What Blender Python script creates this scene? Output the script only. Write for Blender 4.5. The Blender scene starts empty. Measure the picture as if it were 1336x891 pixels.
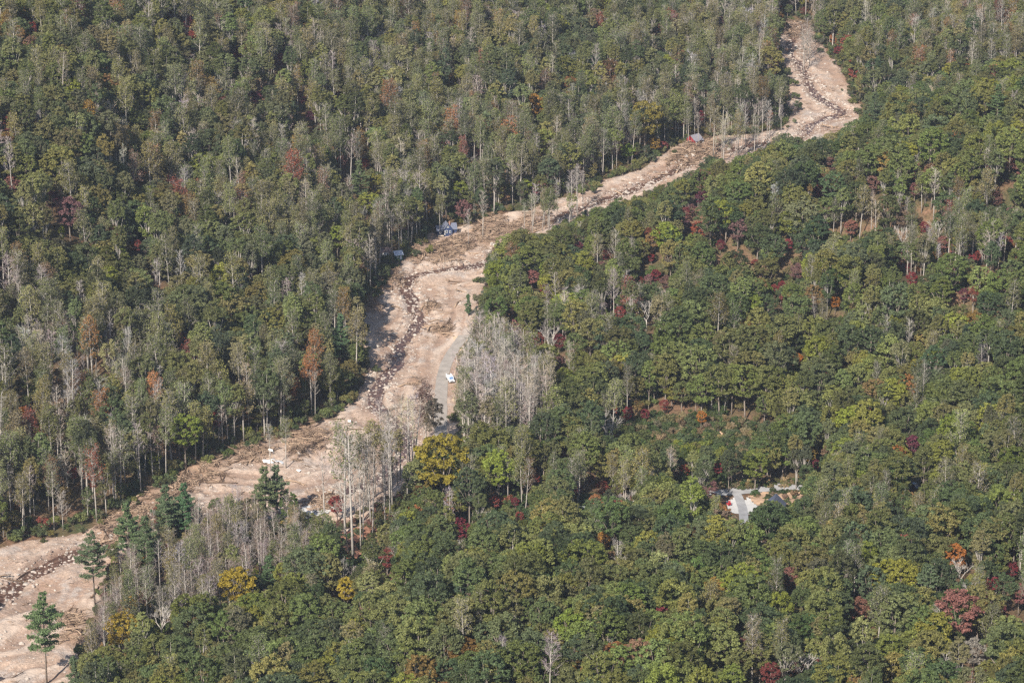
import bpy, math, random
import numpy as np
from mathutils import Vector, Matrix

# ------------------------------------------------------------------ camera, sky, sun, exposure
scene = bpy.context.scene
PITCH = math.radians(19.0); CAMZ = 363.0; FPX = 3788.0; CX, CY = 668.0, 445.5
cam_d = bpy.data.cameras.new('camera'); cam_d.sensor_width = 36.0
cam_d.angle = 2 * math.atan(668.0 / FPX); cam_d.clip_start = 5.0; cam_d.clip_end = 20000.0
cam = bpy.data.objects.new('camera', cam_d); scene.collection.objects.link(cam)
cam.location = (0, 0, CAMZ); cam.rotation_euler = (math.radians(90) - PITCH, 0, 0)
scene.camera = cam
SUN_EL = math.radians(37); SUN_AZ = math.radians(23)      # shadows fall away from the camera and to the right
world = bpy.data.worlds.new('World'); scene.world = world; world.use_nodes = True
wn = world.node_tree; sky = wn.nodes.new('ShaderNodeTexSky'); sky.sky_type = 'NISHITA'; sky.sun_disc = False
sky.sun_elevation = SUN_EL; sky.sun_rotation = math.radians(180) + SUN_AZ
wn.links.new(sky.outputs[0], wn.nodes['Background'].inputs[0]); wn.nodes['Background'].inputs[1].default_value = 0.085
sl = bpy.data.lights.new('sun', 'SUN'); sl.energy = 4.7; sl.angle = math.radians(0.53); sl.color = (1.0, 0.935, 0.845)
so = bpy.data.objects.new('sun', sl); scene.collection.objects.link(so); so.location = (-300, 0, 900)
so.rotation_euler = Vector((math.sin(SUN_AZ) * math.cos(SUN_EL), math.cos(SUN_AZ) * math.cos(SUN_EL), -math.sin(SUN_EL))).to_track_quat('-Z', 'Y').to_euler()
scene.view_settings.view_transform = 'Standard'; scene.view_settings.look = 'None'
scene.view_settings.exposure = 0.96; scene.view_settings.gamma = 1.0
scene.cycles.max_bounces = 6; scene.cycles.diffuse_bounces = 3; scene.cycles.transmission_bounces = 3
scene.cycles.volume_bounces = 0; scene.cycles.use_denoising = False; scene.cycles.filter_width = 1.4

COL = scene.collection
R = np.random.default_rng(7); rnd = random.Random(11)
SP, CP = math.sin(PITCH), math.cos(PITCH)

# ------------------------------------------------------------------ pixel <-> place
def project(x, y, z):
    d = y * CP + (CAMZ - z) * SP; u = (z - CAMZ) * CP + y * SP
    return CX + FPX * x / d, CY - FPX * u / d, d
def ray(px, py):
    a = (px - CX) / FPX; b = (CY - py) / FPX
    return a, CP + b * SP, -SP + b * CP
def at_depth(px, py, Y):
    a, b, c = ray(px, py); t = Y / b
    return (a * t, Y, CAMZ + c * t)
def zv(Y):                                                # the valley floor climbs gently upstream
    return 0.04 * np.maximum(0, np.asarray(Y, float) - 1000)
def on_floor(px, py):
    a, b, c = ray(px, py); Y = -CAMZ * b / c
    for _ in range(30):
        Y = (float(zv(Y)) - CAMZ) * b / c
    return (a * Y / b, Y)

# ------------------------------------------------------------------ numpy noise
def vnoise(x, y, seed=0):
    x = np.asarray(x, float); y = np.asarray(y, float)
    xi = np.floor(x).astype(np.int64); yi = np.floor(y).astype(np.int64); fx = x - xi; fy = y - yi
    fx = fx * fx * (3 - 2 * fx); fy = fy * fy * (3 - 2 * fy)
    def h(i, j):
        n = (i * 374761393 + j * 668265263 + seed * 1442695041) & 0x7fffffff
        n = ((n ^ (n >> 13)) * 1274126177) & 0x7fffffff
        return ((n ^ (n >> 16)) & 0xffff) / 65535.0
    a = h(xi, yi); b = h(xi + 1, yi); c = h(xi, yi + 1); d = h(xi + 1, yi + 1)
    return (a + (b - a) * fx) + ((c + (d - c) * fx) - (a + (b - a) * fx)) * fy
def fbm(x, y, seed=0, oct=4):
    s = 0; a = 0.5
    for o in range(oct):
        s = s + a * (vnoise(x * 2 ** o, y * 2 ** o, seed + o * 17) * 2 - 1); a *= 0.5
    return s
def in_poly(x, y, poly):
    x = np.asarray(x, float); y = np.asarray(y, float); r = np.zeros(x.shape, bool); n = len(poly)
    for i in range(n):
        x0, y0 = poly[i]; x1, y1 = poly[(i + 1) % n]
        c = ((y0 > y) != (y1 > y))
        with np.errstate(divide='ignore', invalid='ignore'):
            r ^= c & (x < (x1 - x0) * (y - y0) / (y1 - y0 + 1e-12) + x0)
    return r
def seg_dist(x, y, pts, closed=False):
    x = np.asarray(x, float); y = np.asarray(y, float); best = np.full(x.shape, 1e9)
    n = len(pts)
    for i in range(n if closed else n - 1):
        ax, ay = pts[i][:2]; bx, by = pts[(i + 1) % n][:2]
        dx, dy = bx - ax, by - ay; L = dx * dx + dy * dy + 1e-9
        t = np.clip(((x - ax) * dx + (y - ay) * dy) / L, 0, 1)
        best = np.minimum(best, np.hypot(x - ax - t * dx, y - ay - t * dy))
    return best
def smooth_path(pts, step):
    P = [np.array(p, float) for p in pts]; P = [2 * P[0] - P[1]] + P + [2 * P[-1] - P[-2]]; out = []
    for i in range(1, len(P) - 2):
        n = max(2, int(np.linalg.norm(P[i + 1] - P[i]) / step))
        for k in range(n):
            t = k / n
            out.append(0.5 * ((2 * P[i]) + (-P[i - 1] + P[i + 1]) * t + (2 * P[i - 1] - 5 * P[i] + 4 * P[i + 1] - P[i + 2]) * t * t + (-P[i - 1] + 3 * P[i] - 3 * P[i + 1] + P[i + 2]) * t ** 3))
    out.append(P[-2]); return np.array(out)
def sstep(a, b, x):
    t = np.clip((x - a) / (b - a), 0, 1); return t * t * (3 - 2 * t)

# ------------------------------------------------------------------ the debris track, stream and roads in plan
DEBRIS_PX = [(-60, 745), (0, 717), (60, 702), (120, 690), (165, 667), (200, 642), (250, 615), (300, 592), (345, 577), (400, 556), (432, 544),
    (466, 516), (478, 482), (470, 440), (468, 408), (498, 376), (520, 346), (545, 322), (560, 304), (600, 293), (640, 283), (690, 272), (740, 256),
    (790, 236), (840, 218), (880, 194), (905, 184), (940, 178), (985, 176), (1026, 168), (1026, 112), (1013, 78), (1011, 46), (1030, 27), (1050, 30),
    (1064, 52), (1090, 80), (1106, 112), (1127, 158), (1135, 185), (1060, 205), (960, 228), (900, 243), (850, 260), (800, 278), (740, 300), (690, 322),
    (650, 345), (636, 372), (632, 412), (617, 440), (604, 462), (600, 520), (596, 580), (572, 605), (545, 632), (515, 665), (492, 690), (450, 712),
    (400, 692), (300, 682), (230, 692), (165, 722), (136, 772), (118, 830), (105, 880), (70, 940), (-60, 950)]
DEBRIS = [on_floor(*p) for p in DEBRIS_PX]
CREEK_PX = [(-60, 812), (0, 774), (40, 746), (90, 724), (140, 709), (185, 690), (235, 672), (290, 664), (350, 664), (405, 655), (450, 640), (503, 612),
    (533, 572), (517, 549), (491, 523), (500, 495), (518, 472), (524, 448), (542, 425), (544, 409), (536, 389), (530, 374), (542, 358), (564, 352), (595, 347),
    (626, 343), (680, 308), (740, 278), (800, 254), (860, 230), (930, 200), (990, 186), (1042, 183), (1052, 172), (1062, 160), (1085, 151), (1098, 146),
    (1080, 134), (1062, 120), (1052, 100), (1041, 80), (1029, 64), (1036, 50), (1046, 34)]
CREEK = smooth_path([on_floor(*p) for p in CREEK_PX], 3.0)
RILL = smooth_path([on_floor(*p) for p in [(536, 360), (548, 338), (567, 326), (603, 316), (640, 306)]], 3.0)
ROAD_PX = [(606, 440), (597, 450), (588, 462), (580, 480), (576, 505), (575, 540), (575, 578), (573, 612)]
ROAD = smooth_path([on_floor(*p) for p in ROAD_PX], 2.5)

# ------------------------------------------------------------------ terrain: thin plate spline through valley floor and hillside points
CTRL = []
for p in DEBRIS_PX[::2] + CREEK_PX[::3] + [(250, 700), (420, 720), (600, 560), (650, 560), (560, 640), (480, 740), (330, 740), (200, 790), (60, 980), (180, 840)]:
    x, y = on_floor(*p); CTRL.append((x, y, float(zv(y))))
for px, py, Y in [
    (-150, -150, 1300), (200, -150, 1440), (500, -150, 1560), (800, -150, 1640), (1100, -150, 1660), (1400, -150, 1600),
    (-150, 0, 1200), (-150, 300, 1000), (-150, 600, 880), (0, 0, 1240), (0, 150, 1125), (0, 300, 1035), (0, 450, 965), (0, 600, 905),
    (200, 0, 1320), (200, 150, 1190), (200, 300, 1085), (200, 450, 1000), (200, 560, 938), (400, 0, 1400), (400, 150, 1250), (400, 300, 1130), (400, 420, 1045),
    (600, 0, 1470), (600, 150, 1312), (800, 0, 1510), (800, 120, 1362), (950, 0, 1535), (950, 100, 1400), (1200, 0, 1515), (1220, 90, 1395), (1336, 0, 1480), (1480, 0, 1440),
    (1336, 150, 1190), (1500, 130, 1190), (1120, 205, 1190), (1000, 230, 1190), (900, 255, 1185), (800, 290, 1155), (700, 342, 1125), (655, 405, 1062),
    (1336, 300, 1060), (1336, 450, 970), (1336, 600, 890), (1336, 720, 800), (1336, 891, 700), (1500, 300, 1050), (1500, 600, 870), (1500, 891, 690),
    (1000, 330, 1100), (1000, 450, 1010), (1000, 560, 950), (960, 645, 902), (1040, 640, 902), (970, 680, 866), (1000, 760, 770), (1000, 891, 690),
    (800, 420, 1040), (800, 520, 985), (800, 600, 927), (780, 650, 893), (750, 725, 800), (750, 891, 690), (600, 700, 852), (600, 805, 752), (600, 891, 690),
    (480, 802, 770), (330, 852, 762), (200, 893, 752), (330, 1000, 680), (1000, 1000, 640), (1336, 1000, 640), (600, 1000, 650)]:
    CTRL.append(at_depth(px, py, Y))
CTRL += [(262, 1325, 22), (330, 1330, 30), (150, 1300, 14), (75, 1262, 10.5), (-600, 700, 60), (-700, 1300, 190), (600, 1000, 70), (600, 700, 60), (0, 2000, 140), (500, 1900, 130), (-500, 1900, 200), (-300, 560, -5), (300, 480, 30)]
CTRL = np.array(CTRL)
def _k(r2): return np.where(r2 > 0, r2 * np.log(r2 + 1e-12), 0.0)
_S = 500.0; _c = CTRL[:, :2] / _S; _n = len(_c)
_K = _k(((_c[:, None, :] - _c[None]) ** 2).sum(-1)) + np.eye(_n) * 2e-3
_P = np.hstack([np.ones((_n, 1)), _c]); _A = np.block([[_K, _P], [_P.T, np.zeros((3, 3))]])
_w = np.linalg.solve(_A, np.concatenate([CTRL[:, 2], np.zeros(3)]))
def base_h(x, y):
    x = np.asarray(x, float); y = np.asarray(y, float); shp = x.shape; x = x.ravel(); y = y.ravel()
    xc = np.clip(x, -650, 650) / _S; yc = np.clip(y, 450, 2000) / _S; out = np.empty(len(x))
    for i in range(0, len(x), 40000):
        a, b = xc[i:i + 40000], yc[i:i + 40000]
        r2 = (a[:, None] - _c[None, :, 0]) ** 2 + (b[:, None] - _c[None, :, 1]) ** 2
        out[i:i + 40000] = _k(r2) @ _w[:_n] + _w[_n] + _w[_n + 1] * a + _w[_n + 2] * b
    return out.reshape(shp)
_dc = np.array(DEBRIS)
# tabulate the terrain so that every later look-up is fast and agrees with the ground mesh
GX = np.arange(-460, 520.1, 3.0); GY = np.arange(560, 1900.1, 3.0)
_gx, _gy = np.meshgrid(GX, GY)
_z = base_h(_gx, _gy)
_dd = seg_dist(_gx, _gy, DEBRIS, True); _dd[in_poly(_gx, _gy, DEBRIS)] = 0
_roadd = seg_dist(_gx, _gy, ROAD)
_z = _z + fbm(_gx / 70, _gy / 70, 3, 3) * 6.5 * sstep(5, 60, _dd) + fbm(_gx / 14, _gy / 14, 9, 2) * 0.7 * sstep(2, 15, _dd)
GZ = _z
def ground(x, y):
    x = np.asarray(x, float); y = np.asarray(y, float)
    fx = np.clip((x - GX[0]) / 3.0, 0, len(GX) - 1.001); fy = np.clip((y - GY[0]) / 3.0, 0, len(GY) - 1.001)
    i = fx.astype(int); j = fy.astype(int); u = fx - i; v = fy - j
    return (GZ[j, i] * (1 - u) + GZ[j, i + 1] * u) * (1 - v) + (GZ[j + 1, i] * (1 - u) + GZ[j + 1, i + 1] * u) * v
def hit(px, py):                                          # first ground point under a pixel
    a, b, c = ray(px, py); Y = np.arange(600, 1890, 1.0); t = Y / b
    z = CAMZ + c * t; g = ground(a * t, Y); k = np.argmax(z < g)
    if z[k] >= g[k]: k = len(Y) - 1
    return float(a * t[k]), float(Y[k]), float(g[k])
def by_top(px, py, h):                                    # where a tree of height h stands whose top shows at this pixel
    a, b, c = ray(px, py); Y = np.arange(600, 1890, 1.0); t = Y / b
    z = CAMZ + c * t; g = ground(a * t, Y) + h; k = np.argmax(z < g)
    if z[k] >= g[k]: k = len(Y) - 1
    return float(a * t[k]), float(Y[k]), float(g[k] - h)

# folds of the right-hand hill: a lower spur with a hollow behind it, and side gullies on both hillsides
def fold(pix, amp, sig, behind, amp2):
    P = [hit(*p)[:2] for p in pix]; return P, amp, sig, behind, amp2
_folds = [fold([(1500, 370), (1336, 392), (1180, 408), (1020, 440), (880, 468), (780, 492)], 10, 24, 62, -8), fold([(1400, 250), (1250, 262), (1100, 290), (980, 320), (860, 352)], 6, 20, 45, -6), fold([(1400, 620), (1250, 640), (1120, 668), (1080, 700)], 5, 22, 50, -3)]
_fade = sstep(10, 55, _dd)
for P, amp, sig, bh, a2 in _folds:
    GZ = GZ + (amp * np.exp(-(seg_dist(_gx, _gy, P) / sig) ** 2) + a2 * np.exp(-(seg_dist(_gx, _gy, [(x, y + bh) for x, y in P]) / sig) ** 2)) * _fade
GZ = GZ + (np.abs(fbm(_gx / 60 + fbm(_gx / 90, _gy / 90, 71, 2), _gy / 150, 72, 3)) - .16) * 22 * _fade * (_gx < 40) * sstep(40, -20, _gx)

# ------------------------------------------------------------------ helpers for objects and materials
def mk_mesh(name, verts, faces, mats=(), midx=None, smooth=False, attrs=None):
    me = bpy.data.meshes.new(name)
    verts = np.asarray(verts, np.float32).reshape(-1, 3)
    if isinstance(faces, np.ndarray):
        nf, k = faces.shape
        me.vertices.add(len(verts)); me.vertices.foreach_set('co', verts.ravel())
        me.loops.add(nf * k); me.loops.foreach_set('vertex_index', faces.astype(np.int32).ravel())
        me.polygons.add(nf); me.polygons.foreach_set('loop_start', (np.arange(nf) * k).astype(np.int32))
        me.update(calc_edges=True)
    else:
        me.from_pydata(verts.tolist(), [], [list(f) for f in faces])
    for m in mats: me.materials.append(m)
    if midx is not None: me.polygons.foreach_set('material_index', np.asarray(midx, np.int32))
    if smooth: me.polygons.foreach_set('use_smooth', np.ones(len(me.polygons), bool))
    for nm, v in (attrs or {}).items():
        v = np.asarray(v, np.float32)
        at = me.attributes.new(nm, 'FLOAT', 'POINT'); at.data.foreach_set('value', v)
    me.validate(); me.update()
    return me
def mesh_obj(name, me, parent=None, loc=None):
    o = bpy.data.objects.new(name, me); COL.objects.link(o)
    if parent: o.parent = parent
    if loc is not None: o.location = loc
    return o
def tag(o, label=None, cat=None, group=None, kind=None):
    if label: o['label'] = label
    if cat: o['category'] = cat
    if group: o['group'] = group
    if kind: o['kind'] = kind
    return o
def empty(name, loc, rz=0.0, s=1.0):
    o = bpy.data.objects.new(name, None); COL.objects.link(o); o.location = loc; o.rotation_euler = (0, 0, rz); o.scale = (s, s, s)
    return o
class MB:
    """collects shapes into one mesh"""
    def __init__(s): s.v = []; s.f = []
    def add(s, vs, fs):
        n = len(s.v); s.v += [tuple(v) for v in vs]; s.f += [tuple(i + n for i in f) for f in fs]; return s
    def box(s, x0, x1, y0, y1, z0, z1):
        return s.add([(x, y, z) for z in (z0, z1) for y in (y0, y1) for x in (x0, x1)],
                     [(0, 2, 3, 1), (4, 5, 7, 6), (0, 1, 5, 4), (2, 6, 7, 3), (0, 4, 6, 2), (1, 3, 7, 5)])
    def prism(s, prof, y0, y1):                           # profile in x,z swept along y
        n = len(prof); vs = [(x, y0, z) for x, z in prof] + [(x, y1, z) for x, z in prof]
        return s.add(vs, [tuple(range(n)), tuple(range(2 * n - 1, n - 1, -1))] + [(i, i + n, (i + 1) % n + n, (i + 1) % n) for i in range(n)])
    def prism_x(s, prof, x0, x1):                         # profile in y,z swept along x
        n = len(prof); vs = [(x0, y, z) for y, z in prof] + [(x1, y, z) for y, z in prof]
        return s.add(vs, [tuple(range(n - 1, -1, -1)), tuple(range(n, 2 * n))] + [(i, (i + 1) % n, (i + 1) % n + n, i + n) for i in range(n)])
    def tube(s, pts, rad, sides=6):
        n0 = len(s.v); P = [Vector(p) for p in pts]
        for i, p in enumerate(P):
            d = (P[min(i + 1, len(P) - 1)] - P[max(i - 1, 0)]).normalized()
            a = d.orthogonal().normalized() if abs(d.z) < 0.95 else Vector((1, 0, 0)).cross(d).normalized()
            b = d.cross(a)
            for k in range(sides):
                t = 2 * math.pi * k / sides; s.v.append(tuple(p + (a * math.cos(t) + b * math.sin(t)) * rad[i]))
        for i in range(len(P) - 1):
            for k in range(sides):
                s.f.append((n0 + i * sides + k, n0 + i * sides + (k + 1) % sides, n0 + (i + 1) * sides + (k + 1) % sides, n0 + (i + 1) * sides + k))
        s.f.append(tuple(n0 + k for k in range(sides - 1, -1, -1))); e = n0 + (len(P) - 1) * sides
        s.f.append(tuple(e + k for k in range(sides))); return s
    def build(s, name, mat, parent=None, smooth=False):
        me = mk_mesh(name, s.v, s.f, [mat] if mat else [], smooth=smooth); return mesh_obj(name, me, parent)

def newmat(name):
    m = bpy.data.materials.new(name); m.use_nodes = True; nt = m.node_tree; return m, nt, nt.nodes['Principled BSDF']
def nd(nt, t, **kw):
    n = nt.nodes.new(t)
    for k, v in kw.items(): setattr(n, k, v)
    return n
def plain(name, col, rough=0.7, var=0.15, scale=1.5, spec=0.3, metallic=0.0):
    m, nt, b = newmat(name); tc = nd(nt, 'ShaderNodeTexCoord'); nz = nd(nt, 'ShaderNodeTexNoise'); nz.inputs['Scale'].default_value = scale
    nz.inputs['Detail'].default_value = 5; mr = nd(nt, 'ShaderNodeMapRange'); mr.inputs[1].default_value = .3; mr.inputs[2].default_value = .7
    mr.inputs[3].default_value = 1 - var; mr.inputs[4].default_value = 1 + var
    mx = nd(nt, 'ShaderNodeMix', data_type='RGBA', blend_type='MULTIPLY'); mx.inputs[0].default_value = 1; mx.inputs[6].default_value = (*col, 1)
    L = nt.links.new; L(tc.outputs['Object'], nz.inputs[0]); L(nz.outputs[0], mr.inputs[0]); L(mr.outputs[0], mx.inputs[7]); L(mx.outputs[2], b.inputs['Base Color'])
    b.inputs['Roughness'].default_value = rough; b.inputs['Specular IOR Level'].default_value = spec; b.inputs['Metallic'].default_value = metallic
    return m
def tinted(name, lo, hi, rough, spec, transl=0.0):
    """colour from the tree's own tint, varied leaf by leaf"""
    m, nt, b = newmat(name); L = nt.links.new
    at = nd(nt, 'ShaderNodeAttribute', attribute_type='INSTANCER', attribute_name='tint')
    va = nd(nt, 'ShaderNodeAttribute', attribute_type='GEOMETRY', attribute_name='var')
    mr = nd(nt, 'ShaderNodeMapRange'); mr.inputs[3].default_value = lo; mr.inputs[4].default_value = hi
    mx = nd(nt, 'ShaderNodeMix', data_type='RGBA', blend_type='MULTIPLY'); mx.inputs[0].default_value = 1
    L(va.outputs['Fac'], mr.inputs[0]); L(at.outputs['Color'], mx.inputs[6]); L(mr.outputs[0], mx.inputs[7])
    L(mx.outputs[2], b.inputs['Base Color']); b.inputs['Roughness'].default_value = rough; b.inputs['Specular IOR Level'].default_value = spec
    if transl:
        tr = nd(nt, 'ShaderNodeBsdfTranslucent'); ms = nd(nt, 'ShaderNodeMixShader'); ms.inputs[0].default_value = transl
        L(mx.outputs[2], tr.inputs[0]); L(b.outputs[0], ms.inputs[1]); L(tr.outputs[0], ms.inputs[2]); L(ms.outputs[0], nt.nodes['Material Output'].inputs[0])
    return m
M_LEAF = tinted('leaves', 0.62, 1.38, 0.62, 0.25, 0.22)
M_NEEDLE = tinted('needles', 0.7, 1.3, 0.6, 0.2, 0.1)
def bark(name, col, var):
    m = plain(name, col, 0.85, var, 0.8, 0.15); return m
M_BARK_D = bark('bark_brown', (0.2, 0.165, 0.135), 0.3)
M_BARK_P = bark('bark_pale', (0.325, 0.293, 0.257), 0.28)
M_TWIG = tinted('twigs', 0.75, 1.25, 0.85, 0.1)
M_TWIG_P = plain('twigs_pale', (0.26, 0.235, 0.21), 0.85, 0.2, 0.8, 0.1)
M_DEAD = bark('wood_bleached', (0.36, 0.33, 0.295), 0.25)

# ------------------------------------------------------------------ ground
def ground_material():
    m, nt, b = newmat('forest_floor'); L = nt.links.new
    tc = nd(nt, 'ShaderNodeTexCoord')
    n1 = nd(nt, 'ShaderNodeTexNoise'); n1.inputs['Scale'].default_value = 0.06; n1.inputs['Detail'].default_value = 8; n1.inputs['Roughness'].default_value = .65
    n2 = nd(nt, 'ShaderNodeTexNoise'); n2.inputs['Scale'].default_value = 1.1; n2.inputs['Detail'].default_value = 6
    L(tc.outputs['Object'], n1.inputs[0]); L(tc.outputs['Object'], n2.inputs[0])
    cr = nd(nt, 'ShaderNodeValToRGB'); e = cr.color_ramp.elements; e[0].position = .35; e[0].color = (0.045, 0.055, 0.022, 1); e[1].position = .62; e[1].color = (0.15, 0.088, 0.055, 1)
    L(n1.outputs[0], cr.inputs[0]); mr = nd(nt, 'ShaderNodeMapRange'); mr.inputs[1].default_value = .3; mr.inputs[2].default_value = .7; mr.inputs[3].default_value = .6; mr.inputs[4].default_value = 1.4
    L(n2.outputs[0], mr.inputs[0]); mx = nd(nt, 'ShaderNodeMix', data_type='RGBA', blend_type='MULTIPLY'); mx.inputs[0].default_value = 1
    L(cr.outputs[0], mx.inputs[6]); L(mr.outputs[0], mx.inputs[7]); L(mx.outputs[2], b.inputs['Base Color'])
    bp = nd(nt, 'ShaderNodeBump'); bp.inputs['Strength'].default_value = .7; bp.inputs['Distance'].default_value = .5; L(n2.outputs[0], bp.inputs['Height']); L(bp.outputs[0], b.inputs['Normal'])
    b.inputs['Roughness'].default_value = .95; b.inputs['Specular IOR Level'].default_value = .1
    return m
def grid_faces(nx, ny):
    i = np.arange(nx - 1)[None] + nx * np.arange(ny - 1)[:, None]
    return np.stack([i, i + 1, i + 1 + nx, i + nx], -1).reshape(-1, 4)
gxx = np.concatenate([-np.array([6000, 4000, 2600, 1700, 1100, 800, 620, 520]), GX, np.array([580, 700, 900, 1300, 1900, 2800, 4200, 6000])])
gyy = np.concatenate([[-3000, -1500, -500, 0, 250, 400, 500], GY, [1960, 2050, 2200, 2500, 3000, 4000, 6000, 9000]])
_ax, _ay = np.meshgrid(gxx, gyy); _az = ground(np.clip(_ax, GX[0], GX[-1]), np.clip(_ay, GY[0], GY[-1]))
_far = np.maximum(np.maximum(GX[0] - _ax, _ax - GX[-1]), np.maximum(GY[0] - _ay, _ay - GY[-1])); _az = _az + np.clip(_far, 0, 1500) * 0.03 * (_ay > 0)
_az = np.where(_ay < 560, np.minimum(_az, 30), _az)
M_GROUND = ground_material()

# ------------------------------------------------------------------ mud flow (the bare debris track)
def mud_material():
    m, nt, b = newmat('mud_and_gravel'); L = nt.links.new; tc = nd(nt, 'ShaderNodeTexCoord')
    def noise(sc, det=6, ro=.6, dist=0.0):
        n = nd(nt, 'ShaderNodeTexNoise'); n.inputs['Scale'].default_value = sc; n.inputs['Detail'].default_value = det; n.inputs['Roughness'].default_value = ro; n.inputs['Distortion'].default_value = dist
        L(tc.outputs['Object'], n.inputs[0]); return n.outputs[0]
    def ramp(src, stops):
        c = nd(nt, 'ShaderNodeValToRGB'); el = c.color_ramp.elements
        while len(el) < len(stops): el.new(0.5)
        for e, (p, col) in zip(el, stops): e.position = p; e.color = (*col, 1)
        L(src, c.inputs[0]); return c.outputs[0]
    def mix(f, a, bb, mode='MIX'):
        x = nd(nt, 'ShaderNodeMix', data_type='RGBA', blend_type=mode)
        for s, v in ((x.inputs[0], f), (x.inputs[6], a), (x.inputs[7], bb)):
            if hasattr(v, 'is_output'): L(v, s)
            elif isinstance(v, float): s.default_value = v
            else: s.default_value = (*v, 1)
        return x.outputs[2]
    def rng(src, a, bb, c, d):
        r = nd(nt, 'ShaderNodeMapRange'); L(src, r.inputs[0])
        for k, v in zip((1, 2, 3, 4), (a, bb, c, d)): r.inputs[k].default_value = v
        return r.outputs[0]
    basec = ramp(noise(0.035, 7, .62, .6), [(.26, (0.27, 0.188, 0.142)), (.38, (0.385, 0.287, 0.223)), (.52, (0.395, 0.292, 0.222)), (.64, (0.345, 0.238, 0.174)), (.76, (0.395, 0.25, 0.148))])
    gravel = rng(noise(0.09, 6, .7), .5, .62, 0.0, .75)
    basec = mix(gravel, basec, (0.37, 0.325, 0.29))
    vo = nd(nt, 'ShaderNodeTexVoronoi'); vo.inputs['Scale'].default_value = 0.9; L(tc.outputs['Object'], vo.inputs[0])
    stone = rng(vo.outputs['Distance'], .1, .7, 1.07, .9)
    basec = mix(1.0, basec, stone, 'MULTIPLY')
    basec = mix(1.0, basec, rng(noise(.6, 8, .75), .32, .68, .78, 1.17), 'MULTIPLY')
    basec = mix(1.0, basec, rng(noise(2.6, 4, .8), .33, .67, .62, 1.32), 'MULTIPLY')
    sk = nd(nt, 'ShaderNodeAttribute', attribute_name='streak'); basec = mix(rng(sk.outputs['Fac'], -.08, -.36, 0.0, .6), basec, (0.235, 0.15, 0.105)); basec = mix(rng(sk.outputs['Fac'], .12, .4, 0.0, .6), basec, (0.50, 0.40, 0.32))
    wo = nd(nt, 'ShaderNodeAttribute', attribute_name='wood')
    basec = mix(wo.outputs['Fac'], basec, ramp(noise(.5, 7, .75), [(.35, (0.11, 0.07, 0.045)), (.65, (0.33, 0.21, 0.14))]))
    wt = nd(nt, 'ShaderNodeAttribute', attribute_name='wet')
    basec = mix(wt.outputs['Fac'], basec, ramp(noise(.9, 5, .7), [(.35, (0.085, 0.05, 0.036)), (.68, (0.26, 0.17, 0.125))]))
    L(basec, b.inputs['Base Color']); b.inputs['Roughness'].default_value = .92; b.inputs['Specular IOR Level'].default_value = .15
    bp = nd(nt, 'ShaderNodeBump'); bp.inputs['Strength'].default_value = .4; bp.inputs['Distance'].default_value = .2
    L(rng(vo.outputs['Distance'], 0, .8, 1, 0), bp.inputs['Height']); bp2 = nd(nt, 'ShaderNodeBump'); bp2.inputs['Strength'].default_value = .6; bp2.inputs['Distance'].default_value = .6
    L(noise(.8, 6, .7), bp2.inputs['Height']); L(bp.outputs[0], bp2.inputs['Normal']); L(bp2.outputs[0], b.inputs['Normal'])
    return m
# where wreckage wood lies thick (pixel, pixel, metres)
PILES = [(205, 645, 12), (180, 668, 10), (235, 630, 9), (95, 808, 5), (92, 832, 4), (402, 574, 8), (388, 590, 4), (915, 197, 13), (895, 208, 9), (600, 316, 8), (575, 330, 9), (640, 312, 7),
         (562, 400, 3.5), (575, 430, 4.5), (545, 330, 8), (500, 365, 9), (480, 400, 6), (540, 498, 3), (330, 590, 8), (150, 690, 7), (700, 290, 8), (670, 300, 7), (420, 655, 7), (1042, 40, 10), (270, 612, 8), (640, 295, 9)]
PILES_W = [(*on_floor(a, b), r) for a, b, r in PILES]
def woodiness(x, y):
    w = np.zeros(np.shape(x))
    for a, b, r in PILES_W: w = np.maximum(w, 1 - sstep(.35, 1.3, np.hypot(x - a, (y - b) * .6) / r))
    return w
def creek_profile(x, y):
    d = seg_dist(x, y, CREEK); d2 = seg_dist(x, y, RILL)
    return d + fbm(x / 6, y / 6, 41, 3) * 2.2, d2 + fbm(x / 4, y / 4, 43, 2) * 1.2
def mud_h(x, y):
    """height of the debris surface"""
    g = ground(x, y); inside = in_poly(x, y, DEBRIS); d = seg_dist(x, y, DEBRIS, True); sd = np.where(inside, d, -d) + fbm(x / 9, y / 9, 77, 4) * 3.0 + 1.0
    c1, c2 = creek_profile(x, y); rd = seg_dist(x, y, ROAD)
    rough = fbm(x / 16, y / 16, 21, 5) * 1.7 + fbm(x / 5, y / 5, 23, 3) * .3 + (1 - np.abs(fbm(x / 7, y / 22, 31, 4)) * 2) * .45 + fbm(x / 2.4, y / 2.4, 5, 2) * .5
    wd = woodiness(x, y); rough = rough + wd * (0.6 + fbm(x / 3, y / 3, 15, 3) * 1.2)
    rough = rough * sstep(3.5, 9, rd)
    h = g + 0.25 + rough * .8 * (.35 + .65 * sstep(2, 7, c1)) - 1.05 * (1 - sstep(1.6, 4.6, c1 - 1.3 * (np.asarray(y) < 880))) - .7 * (1 - sstep(.5, 2.2, c2))
    h = np.where(sd < 2, h - (2 - sd) * .5 * sstep(2.5, 6, rd), h)
    wet = np.maximum(1 - sstep(1.4, 5.0, c1 - 1.3 * (np.asarray(y) < 880)), 1 - sstep(.3, 1.8, c2)) * (.45 + .55 * sstep(-.35, .25, fbm(x / 3, y / 3, 61, 3)))
    return h, sd, wet, wd
MS = 0.9
_cc = np.asarray(CREEK)
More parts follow.
